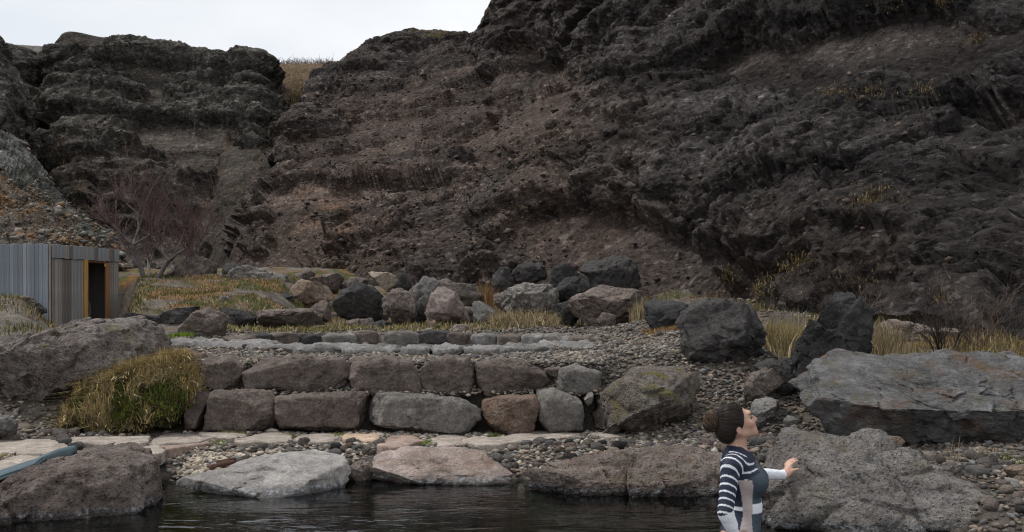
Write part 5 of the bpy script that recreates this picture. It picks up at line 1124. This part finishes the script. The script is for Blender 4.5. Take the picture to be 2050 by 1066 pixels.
def log(label, p0, p1, r):
    p0, p1 = np.array(p0), np.array(p1); t = np.linspace(0, 1, 14)[:, None]; c = p0 + (p1 - p0) * t; c += np.stack([gnoise(c * 8, 1), gnoise(c * 8, 2), gnoise(c * 8, 3)], 1) * .02
    rr = r * (1 + .35 * gnoise(c * 14, 5)); rr[0] *= .8; rr[-1] *= .75; V, F = tubes([(c, rr)], 12); me = mesh_np('driftwood', V - p0, F)
    bm = bmesh.new(); bm.from_mesh(me); bmesh.ops.holes_fill(bm, edges=[e for e in bm.edges if e.is_boundary], sides=0); bm.to_mesh(me); bm.free()
    link('driftwood', me, plank('driftwood_bark', (.075, .042, .032), .6), None, tuple(p0), label, 'driftwood')
gh = lambda px, py: P(px, py, ground_hit(px, py))
log('dark reddish driftwood log lying at the pale flat rock', gh(414, 944) + [0, 0, .03], gh(472, 936) + [0, 0, .05], .036)
log('shorter driftwood stick behind the dark log', gh(434, 932) + [0, 0, .03], gh(470, 927) + [0, 0, .03], .024)
log('dark stick lying on the gravel above the pale flat rock', gh(512, 903) + [0, 0, .02], gh(535, 896) + [0, 0, .03], .022)
# ------------------------------------------------------------------ the woman in the pool
def surface_nets(f, org, h):
    s = f < 0; c = [s[a:f.shape[0] - 1 + a, b:f.shape[1] - 1 + b, d:f.shape[2] - 1 + d] for a in (0, 1) for b in (0, 1) for d in (0, 1)]
    cnt = np.zeros(c[0].shape, np.int8)
    for m in c: cnt += m
    cell = (cnt > 0) & (cnt < 8); ci = np.argwhere(cell); idx = np.full(cell.shape, -1, np.int32); idx[cell] = np.arange(len(ci))
    acc = np.zeros((len(ci), 3), np.float32); num = np.zeros(len(ci), np.float32)
    cor = [(a, b, d) for a in (0, 1) for b in (0, 1) for d in (0, 1)]
    val = {k_: f[ci[:, 0] + k_[0], ci[:, 1] + k_[1], ci[:, 2] + k_[2]] for k_ in cor}
    for a in cor:
        for ax in range(3):
            if a[ax] == 0:
                b = list(a); b[ax] = 1; b = tuple(b); va, vb = val[a], val[b]; m = (va < 0) != (vb < 0)
                t = np.where(m, va / np.where(m, va - vb, 1), 0); pt = np.array(a, np.float32)[None].repeat(len(ci), 0); pt[:, ax] = t
                acc += pt * m[:, None]; num += m
    V = (ci + acc / num[:, None]) * h + org; Q = []
    for ax in range(3):
        a1, a2 = [(1, 2), (2, 0), (0, 1)][ax]
        sl0 = [slice(None)] * 3; sl1 = [slice(None)] * 3; sl0[ax] = slice(0, -1); sl1[ax] = slice(1, None)
        cr = s[tuple(sl0)] != s[tuple(sl1)]; e = np.argwhere(cr); e = e[(e[:, a1] > 0) & (e[:, a2] > 0) & (e[:, a1] < f.shape[a1] - 1) & (e[:, a2] < f.shape[a2] - 1)]
        o1 = np.zeros(3, int); o1[a1] = 1; o2 = np.zeros(3, int); o2[a2] = 1
        q = np.stack([idx[tuple((e - o1 - o2).T)], idx[tuple((e - o2).T)], idx[tuple(e.T)], idx[tuple((e - o1).T)]], 1)
        fl = s[tuple(e.T)]; q[~fl] = q[~fl][:, ::-1]; Q.append(q)
    return V, np.concatenate(Q)
class SDF:
    def __init__(s, lo, hi, h):
        s.lo, s.h = np.array(lo, float), h; s.n = np.ceil((np.array(hi) - s.lo) / h).astype(int) + 1; s.f = np.full(s.n, 1.0, np.float32)
    def apply(s, lo, hi, fun, k, sub=False):
        i0 = np.maximum(np.floor((np.array(lo) - .05 - s.lo) / s.h).astype(int), 0); i1 = np.minimum(np.ceil((np.array(hi) + .05 - s.lo) / s.h).astype(int), s.n)
        if (i1 <= i0).any(): return
        g = [np.arange(i0[a], i1[a], dtype=np.float32) * s.h + s.lo[a] for a in range(3)]; x, y, z = np.meshgrid(*g, indexing='ij', sparse=True)
        d = fun(x, y, z).astype(np.float32); v = s.f[i0[0]:i1[0], i0[1]:i1[1], i0[2]:i1[2]]
        if sub: d = -d; hh = np.clip(.5 - .5 * (v - d) / k, 0, 1); v[...] = v + (d - v) * hh + k * hh * (1 - hh)
        else: hh = np.clip(.5 + .5 * (v - d) / k, 0, 1); v[...] = v + (d - v) * hh - k * hh * (1 - hh)
    def cone(s, a, b, ra, rb, k=.02):
        a, b = np.array(a, float), np.array(b, float); ab = b - a; L2 = (ab ** 2).sum()
        def fun(x, y, z):
            t = np.clip(((x - a[0]) * ab[0] + (y - a[1]) * ab[1] + (z - a[2]) * ab[2]) / L2, 0, 1)
            return np.sqrt((x - a[0] - t * ab[0]) ** 2 + (y - a[1] - t * ab[1]) ** 2 + (z - a[2] - t * ab[2]) ** 2) - (ra + (rb - ra) * t)
        m = max(ra, rb); s.apply(np.minimum(a, b) - m, np.maximum(a, b) + m, fun, k)
    def ell(s, c, r, k=.02, ax=None, sub=False):
        c, r = np.array(c, float), np.array(r, float); A = np.eye(3) if ax is None else np.array(ax)
        def fun(x, y, z):
            q = [(x - c[0]) * A[j][0] + (y - c[1]) * A[j][1] + (z - c[2]) * A[j][2] for j in range(3)]
            k0 = np.sqrt(sum((q[j] / r[j]) ** 2 for j in range(3))); k1 = np.sqrt(sum((q[j] / r[j] ** 2) ** 2 for j in range(3))) + 1e-6
            return k0 * (k0 - 1) / k1
        m = r.max(); s.apply(c - m, c + m, fun, k, sub)
WD = 7.35; wor = np.array([(1470 - CX) / FPX * WD, WD, 0.0])          # her place in the pool, survey units
def WL(px, py, D):                                                  # a surveyed point in her own metres
    return (P(px, py, D) - wor) * U
r4 = [r for r in ROCKS if 'under the woman' in (r[0].get('label') or '')][0][1]; rpx, rpy = topx(r4)
near = np.argsort((rpx - 1586) ** 2 + (rpy - 940) ** 2)[:40]; HD = r4[near, 1].min() - .02
HD = min(HD, 8.05)
ya = math.radians(14); fw = np.array([math.cos(ya), -math.sin(ya), 0]); rt = np.array([-math.sin(ya), -math.cos(ya), 0]); TA = [fw, rt, np.array([0, 0, 1.0])]
def T(f_, r_, z): return np.array([.045, 0, 0]) + fw * f_ + rt * r_ + np.array([0, 0, z])
S = SDF((-.26, -.36, -.80), (.72, .80, .88), .0057)
S.ell(T(-.005, 0, .07), (.112, .160, .125), .03, TA)
S.ell(T(-.05, .07, .03), (.085, .08, .09), .03, TA); S.ell(T(-.05, -.07, .03), (.085, .08, .09), .03, TA)
S.ell(T(.022, 0, .215), (.098, .118, .15), .05, TA)
S.ell(T(-.005, 0, .40), (.108, .138, .165), .05, TA)
S.ell(T(-.03, 0, .497), (.082, .165, .075), .05, TA)
S.ell(T(-.055, 0, .44), (.06, .14, .13), .04, TA)
for sd_ in (1, -1): S.ell(T(.088, .062 * sd_, .382), (.070, .064, .074), .05, TA)
S.cone(T(-.035, 0, .53), (.034, 0, .665), .056, .049, .03)
S.cone(T(-.045, .03, .535), T(-.04, .14, .505), .04, .045, .04); S.cone(T(-.045, -.03, .535), T(-.04, -.14, .505), .04, .045, .04)
# near arm hanging, hand on the thigh
sh1 = T(-.06, .158, .485); el1 = np.array([-.102, -.222, .235]); wr1 = np.array([-.036, -.205, .075])
S.ell(sh1, (.056, .054, .062), .03); S.cone(sh1, el1, .054, .042, .02); S.cone(el1, wr1, .040, .026, .015); S.cone(el1 + [.008, 0, -.03], (el1 + wr1) / 2, .039, .033, .02)
S.ell(wr1 + [.025, 0, -.035], (.036, .016, .034), .015)
for j, (a, b) in enumerate([((.045, -.014), (.10, -.10)), ((.040, 0), (.088, -.112)), ((.030, .012), (.072, -.115)), ((.018, .02), (.052, -.105))]):
    S.cone(wr1 + [a[0], a[1], -.05], wr1 + [(a[0] + b[0]) / 2 + .006, a[1], (-.05 + b[1]) / 2 + .004], .0095, .009, .006); S.cone(wr1 + [(a[0] + b[0]) / 2 + .006, a[1], (-.05 + b[1]) / 2 + .004], wr1 + [b[0], a[1], b[1]], .009, .0075, .004)
S.cone(wr1 + [.03, -.012, -.02], wr1 + [.07, -.018, -.035], .011, .0095, .008); S.cone(wr1 + [.07, -.018, -.035], wr1 + [.093, -.016, -.05], .0095, .008, .004)
# far arm reaching to the rock
sh2 = T(-.04, -.155, .487); wr2 = WL(1569, 951, HD - .10); el2 = sh2 + (wr2 - sh2) * .52 + np.array([-.02, .03, -.05])
S.ell(sh2, (.055, .054, .060), .03); S.cone(sh2, el2, .047, .039, .02); S.cone(el2, wr2, .039, .026, .015)
pal = WL(1578, 940, HD - .05); pv = pal - wr2; S.cone(wr2, pal, .024, .026, .02); S.cone(wr2 + [.012, -.005, -.004], WL(1583, 944, HD - .06), .020, .017, .012)
kn = [(1584, 931), (1580, 929), (1576, 928), (1573, 930)]; ti = [(1597, 922), (1594, 918.5), (1589, 918), (1583, 921)]
for j in range(4):
    a = WL(*kn[j], HD - .05 + .022 * j); b = WL(*ti[j], HD - .02 + .03 * j); m = (a + b) / 2 + np.array([0, -.006, .006]); S.cone(pal + (a - pal) * .5, a, .015, .0105, .01); S.cone(a, m, .0098, .0092, .005); S.cone(m, b, .0092, .0076, .004)
a = WL(1581, 947, HD - .08); m = WL(1589, 942, HD - .08); b = WL(1598.5, 939, HD - .05); S.cone(a, m, .013, .0105, .008); S.cone(m, b, .0105, .0088, .004)
# legs, standing on the pool floor
for sd_, kx, fx in ((1, .06, -.02), (-1, .02, .0)):
    hp = T(.0, .082 * sd_, -.0); kn_ = T(kx, .085 * sd_, -.40); an_ = T(fx, .085 * sd_, -.74); S.cone(hp, kn_, .086, .054, .03); S.cone(kn_, an_, .053, .036, .02); S.cone(an_, an_ + fw * .15 + [0, 0, -.03], .036, .024, .02)
# head: tilted back, looking up towards the cliff
hf = np.array([.93, 0, .366]); hu = np.array([-.366, 0, .93]); HA = [hf, np.array([0, 1.0, 0]), hu]
S.ell((-.012, 0, .752), (.094, .074, .090), .02, HA); S.ell((.058, 0, .728), (.062, .057, .078), .025, HA)
for sd_ in (1, -1):
    S.cone((.020, .050 * sd_, .668), (.116, .012 * sd_, .668), .019, .019, .022); S.ell((.082, .034 * sd_, .730), (.026, .024, .024), .02); S.ell((.0965, .031 * sd_, .7625), (.009, .015, .0065), .010, HA, True)
    S.ell((.119, .011 * sd_, .742), (.010, .008, .008), .008); S.ell((.014, .074 * sd_, .690), (.019, .008, .030), .006, HA); S.ell((.016, .082 * sd_, .694), (.010, .006, .017), .005, HA, True)
    S.cone((.119, .008 * sd_, .717), (.102, .026 * sd_, .718), .0075, .005, .008); S.ell((.104, .027 * sd_, .7105), (.012, .008, .0035), .005, HA, True); S.ell((.088, .040 * sd_, .728), (.02, .016, .018), .014)
S.cone((.094, 0, .783), (.1325, 0, .7525), .0085, .0105, .012); S.ell((.118, 0, .744), (.012, .010, .010), .01)
S.ell((.082, 0, .792), (.016, .045, .014), .02, HA)
S.ell((.1205, 0, .7175), (.0095, .021, .0068), .006); S.ell((.1235, 0, .697), (.0095, .019, .0078), .006); S.ell((.129, 0, .7075), (.010, .020, .0035), .004, None, True)
S.ell((.128, 0, .673), (.0175, .020, .0165), .014); S.ell((.095, 0, .690), (.04, .045, .035), .02)
V, Q = surface_nets(S.f, S.lo, S.h)
# relax the net a little
def relax(V, Q, it):
    E = np.concatenate([Q[:, [0, 1]], Q[:, [1, 2]], Q[:, [2, 3]], Q[:, [3, 0]]]); deg = np.bincount(E.ravel(), minlength=len(V)).astype(float)
    for _ in range(it):
        a = np.stack([np.bincount(E[:, 0], V[E[:, 1], j], len(V)) + np.bincount(E[:, 1], V[E[:, 0], j], len(V)) for j in range(3)], 1) / deg[:, None]; V = V + .5 * (a - V)
    return V
V = relax(V, Q, 2)
def vnorm(V, Q):
    n = np.cross(V[Q[:, 2]] - V[Q[:, 0]], V[Q[:, 3]] - V[Q[:, 1]]); N = np.zeros_like(V)
    for j in range(4): np.add.at(N, Q[:, j], n)
    return N / (np.linalg.norm(N, axis=1)[:, None] + 1e-9)
NV = vnorm(V, Q)
def segd(p, a, b):
    ab = np.array(b) - np.array(a); t = np.clip(((p - a) @ ab) / (ab @ ab), 0, 1); return np.linalg.norm(p - a - t[:, None] * ab, axis=1), t
dU, tU = segd(V, sh1, el1); dF, tF = segd(V, el1, wr1); dU2, tU2 = segd(V, sh2, el2); dF2, tF2 = segd(V, el2, wr2)
hd1 = ((V - wr1) @ ((wr1 - el1) / np.linalg.norm(wr1 - el1))) > -.012; hd2 = ((V - wr2) @ ((wr2 - el2) / np.linalg.norm(wr2 - el2))) > -.005
x, y, z = V.T; rel = V - np.array([.045, 0, 0]); tf_ = rel @ fw; tr_ = rel @ rt
hand1 = hd1 & (dF < .12) & (z < .12) & (y < -.15); hand2 = hd2 & (x > wr2[0] - .04) & (y > .18)
col_lo = .565 - .045 * sstep(-.02, .07, tf_) ; collar = col_lo + .028
headneck = (z > collar) & (np.abs(tr_) < .085)
legline = .005 + .085 * np.clip(np.abs(tf_ - .02) / .10, 0, 1) ** 1.3 * sstep(.02, .10, np.abs(tr_)) + .0
leg = (z < legline) & ~(dF < .05)
arm1 = ((dU < .074) & (y < -.105) & (tU > .05)) | ((dF < .055) & (y < -.15)); arm1 &= ~hand1 & (z < .52) | ((dU < .06) & (y < -.12))
arm2 = ((dU2 < .062) & (y > .10)) | ((dF2 < .055) & (y > .15))
skin = (headneck | leg | hand1 | hand2) & ~((arm1 | arm2) & ~(hand1 | hand2) & ~headneck) | (z > .615)
NAVY = np.array([.012, .018, .040]); WHT = np.array([.74, .75, .80]); SLATE = np.array([.048, .066, .086]); PNK = np.array([.43, .36, .35])
n0 = T(-.02, .045, .56); n1 = T(-.02, -.045, .56)
cs = np.tile(SLATE, (len(V), 1))
phi = np.degrees(np.arctan2(np.abs(tr_), tf_ + .005))                 # 0 front, 90 side
seam = np.interp(z, [.0, .1, .2, .3, .4], [64, 60, 58, 56, 62])
wid = np.interp(z, [0, .1, .2, .3, .4], [40, 32, 24, 30, 34]); side = (phi > seam) & (phi < seam + wid) & (z < .40); back = phi >= seam + wid
cs[side] = PNK; cs[back] = NAVY
band = (z > .195 + .0 * phi) & (z < np.where(phi < seam, .256, .24)) & ~side; band &= (phi < seam) | (z > .215); cs[band] = WHT
zipm = (np.abs(tr_) < .0055) & (tf_ > 0) & (z > .20); cs[zipm] = np.array([.6, .62, .68])
ragl = (z > .385 + .55 * (tf_ - .0)) & (np.abs(tr_) > .045 + .25 * (.56 - z)) & (z > .40) & (phi > 40)
nd = np.where(y < .03, np.linalg.norm(V - n0, axis=1), np.linalg.norm(V - n1, axis=1))
strip = ragl | arm1 | arm2 | back & (z > .42)
cs[strip] = np.where(((nd[strip] + .004) % .0375 < .0090)[:, None], WHT * .95, NAVY)
cuff = ((dF < .055) & arm1 & (tF > .02)) | (arm2 & (dF2 < .055) & (tF2 > .05) & (dF2 < dU2 + .001)); cs[cuff] = WHT
cs[(z > col_lo - .012) & ~arm1 & ~arm2 & (np.abs(tr_) < .10)] = NAVY
# skin colours
cb = np.tile(np.array([.50, .305, .225]), (len(V), 1)) * (1 + .10 * fbm(V * 30, 3, 3))[:, None]
lip = (np.abs(y) < .028) & (x > .100) & ((np.abs(z - .7175) < .006) | (np.abs(z - .697) < .007)); cb[lip] = (.42, .17, .15)
teeth = (np.abs(y) < .018) & (x > .108) & (np.abs(z - .7075) < .003); cb[teeth] = (.62, .58, .54)
chk = np.exp(-((x - .095) / .025) ** 2 - ((z - .728) / .02) ** 2) * (x > .05); cb = cb + (np.array([.52, .25, .19]) - cb) * (.45 * chk)[:, None]
k = NT('skin'); a_ = k.n('ShaderNodeVertexColor', layer_name='Col'); v_ = k.coord('Object'); M_skin = k.finish(a_.outputs[0], .48, k.bump(k.noise(v_, 220, 3), .25, .002), .4, **{'Subsurface Weight': .12, 'Subsurface Radius': (.012, .005, .003)})
k = NT('swim_fabric'); a_ = k.n('ShaderNodeVertexColor', layer_name='Col'); v_ = k.coord('Object'); M_suit = k.finish(a_.outputs[0], .62, k.bump(k.math('ADD', k.noise(v_, 38, 3, .5, .8), k.math('MULTIPLY', k.noise(v_, 500, 2), .15)), .45, .006), .35)
person = link('person', mesh_np('person', V / U, Q, cb), M_skin, None, tuple(wor), 'woman in striped long-sleeved swimsuit standing in the pool, looking up', 'person')
fs = (~skin[Q]).sum(1) >= 3; qs = Q[fs]; us, inv = np.unique(qs, return_inverse=True)
wr_ = fbm(V[us] * np.array([22, 22, 60]), 3, 5) * .0016
vs_ = V[us] + NV[us] * (.0035 + wr_)[:, None]
link('swimsuit', mesh_np('swimsuit', vs_ / U, inv.reshape(-1, 4), cs[us]), M_suit, person)
# hair: cap, nape roll and bun
H = SDF((-.24, -.13, .56), (.12, .13, .90), .004)
H.ell((-.022, 0, .748), (.100, .086, .101), .02, HA); H.ell((-.050, 0, .690), (.070, .077, .075), .03); H.ell((-.045, 0, .655), (.052, .060, .050), .03)
Vh, Qh = surface_nets(H.f, H.lo, H.h); Vh = relax(Vh, Qh, 2); Nh = vnorm(Vh, Qh)
bunc = np.array([-.118, 0, .748])
dv = Vh - bunc; ang = np.arctan2(dv[:, 1], dv[:, 2] + .0) ; groove = gnoise(np.stack([ang * 9, np.linalg.norm(dv, axis=1) * 6, ang * 0], 1), 4) + .6 * gnoise(np.stack([ang * 24, np.linalg.norm(dv, axis=1) * 8, ang * 0], 1), 5)
Vh = Vh + Nh * (.0016 * groove)[:, None]
hl = np.interp(Vh[:, 2], [.60, .645, .672, .690, .705, .75, .80, .842, .87], [-.008, -.006, -.004, .004, .036, .050, .060, .070, .05]) + .02 * (1 - np.clip(np.abs(Vh[:, 1]) / .07, 0, 1)) * (Vh[:, 2] > .70)
keep = Vh[:, 0] < hl
fh = keep[Qh].all(1); qh = Qh[fh]; uh, inv = np.unique(qh, return_inverse=True); hc = np.array([.018, .012, .009]) * (1 + .5 * groove[uh])[:, None]; hc = np.clip(hc, .006, .2)
k = NT('hair'); a_ = k.n('ShaderNodeVertexColor', layer_name='Col'); M_hair = k.finish(a_.outputs[0], .58, None, .3)
link('hair', mesh_np('hair', Vh[uh] / U, inv.reshape(-1, 4), hc), M_hair, person)
hg = np.random.default_rng(6); paths, pc = [], []
for i in range(120):                                              # strands combed back into the bun
    a0 = hg.uniform(-1.9, 1.9); st_ = np.array([.058 - .015 * abs(a0), .075 * math.sin(a0) * .95, .755 + .085 * math.cos(a0)]); tt = np.linspace(0, 1, 10)[:, None]
    p = st_ + (bunc + [0.03, 0, 0] - st_) * tt; q = (p - np.array([-.022, 0, .748])); q = np.stack([q @ hf, q[:, 1], q @ hu], 1); q = q / np.sqrt(((q / np.array([.103, .088, .104])) ** 2).sum(1))[:, None]
    p = np.array([-.022, 0, .748]) + q[:, :1] * hf + q[:, 1:2] * np.array([0, 1.0, 0]) + q[:, 2:] * hu; p += hg.normal(0, .0012, p.shape)
    paths.append((p, np.full(10, .0008))); pc.append(np.array([.028, .018, .013]) * hg.uniform(.4, 1.5))
Vt, Ft = tubes(paths, 4); link('strands', mesh_np('strands', Vt / U, Ft, np.repeat(np.array(pc), 40, axis=0)), M_hair, person)
B_ = SDF((-.24, -.10, .64), (-.05, .10, .86), .004); B_.ell((-.136, 0, .742), (.050, .054, .066), .02); B_.ell((-.125, 0, .775), (.036, .04, .03), .02); B_.ell((-.15, 0, .715), (.04, .045, .04), .02)
Vb, Qb = surface_nets(B_.f, B_.lo, B_.h); Vb = relax(Vb, Qb, 2); Nb = vnorm(Vb, Qb); gb = gnoise(np.stack([Vb[:, 2] * 60 + Vb[:, 0] * 90, Vb[:, 1] * 20, Vb[:, 0] * 20], 1), 7); Vb = Vb + Nb * (.006 * gb)[:, None]
bun = link('bun', mesh_np('bun', Vb / U, Qb, np.clip(np.array([.036, .023, .015]) * (1 + 1.0 * gb)[:, None], .01, .3)), M_hair, person)
paths, pc = [], []
for i in range(110):
    nrm = hg.normal(size=3) * np.array([1, 1.6, .8]); nrm /= np.linalg.norm(nrm); u_ = np.cross(nrm, [0.3, 0.2, 1]); u_ /= np.linalg.norm(u_); w2 = np.cross(nrm, u_); a = np.linspace(0, hg.uniform(2.2, 4.6), 14) + hg.uniform(0, 6.28)
    sc_ = hg.uniform(.99, 1.05); off = nrm * hg.uniform(-.5, .5); q = np.cos(a)[:, None] * u_ + np.sin(a)[:, None] * w2 + off; q /= np.linalg.norm(q, axis=1)[:, None]
    paths.append((np.array([-.137, 0, .742]) + q * np.array([.051, .055, .068]) * sc_, np.full(14, hg.uniform(.0007, .0014)))); pc.append(np.array([.085, .052, .03]) * hg.uniform(.3, 2.0))
Vt, Ft = tubes(paths, 4); link('strands', mesh_np('strands', Vt / U, Ft, np.repeat(np.array(pc), 56, axis=0)), M_hair, bun)
bm = bmesh.new()
for i in range(24):
    a = i / 24 * 6.2832
me_t = tubes([(np.array([[-.098 + .004 * math.sin(3 * a), .030 * math.cos(a), .775 + .026 * math.sin(a)] for a in np.linspace(0, 6.2832, 25)]), np.full(25, .007))], 7); bm.free()
link('hair_tie', mesh_np('hair_tie', me_t[0] / U, me_t[1]), plainmat('hair_tie_cloth', (.26, .12, .06), .8, 90, .5), person)
# eyes and brows
for sd_ in (1, -1):
    Ve, Fe = ico(3); ec = np.array([.0865, .0305 * sd_, .7615]); pe = ec + Ve * .0112; dd_ = (Ve @ (hf * .92 + np.array([0, .38 * sd_, 0]))); ecol = np.where((dd_ > .78)[:, None], np.array([.02, .012, .008]), np.array([.38, .35, .33]))
    link('eye', mesh_np('eye', pe / U, Fe, ecol), M_skin, person)
    pb = np.array([[.106, .010, .7835], [.104, .022, .790], [.096, .036, .7905], [.084, .047, .784]]) * np.array([1, sd_, 1]); pt_ = tubes([(crom(pb, np.linspace(0, 3, 10)), np.linspace(.0032, .0014, 10))], 6)
    link('eyebrow', mesh_np('eyebrow', pt_[0] / U, pt_[1], np.tile(np.array([[.03, .018, .012]]), (len(pt_[0]), 1))), M_hair, person)
    pb = np.array([[.1035, .020, .766], [.1035, .030, .7705], [.098, .040, .7675], [.092, .046, .762]]) * np.array([1, sd_, 1]); pt_ = tubes([(crom(pb, np.linspace(0, 3, 10)), np.full(10, .0020))], 6)
    link('eyelashes', mesh_np('eyelashes', pt_[0] / U, pt_[1], np.tile(np.array([[.02, .012, .01]]), (len(pt_[0]), 1))), M_hair, person)
# ------------------------------------------------------------------ survey units -> metres, once
_S = Matrix.Scale(U, 4)
for me in bpy.data.meshes: me.transform(_S)
for o in bpy.data.objects:
    if o.type in ('MESH', 'EMPTY'): o.location = o.location * U
bpy.context.view_layer.update()
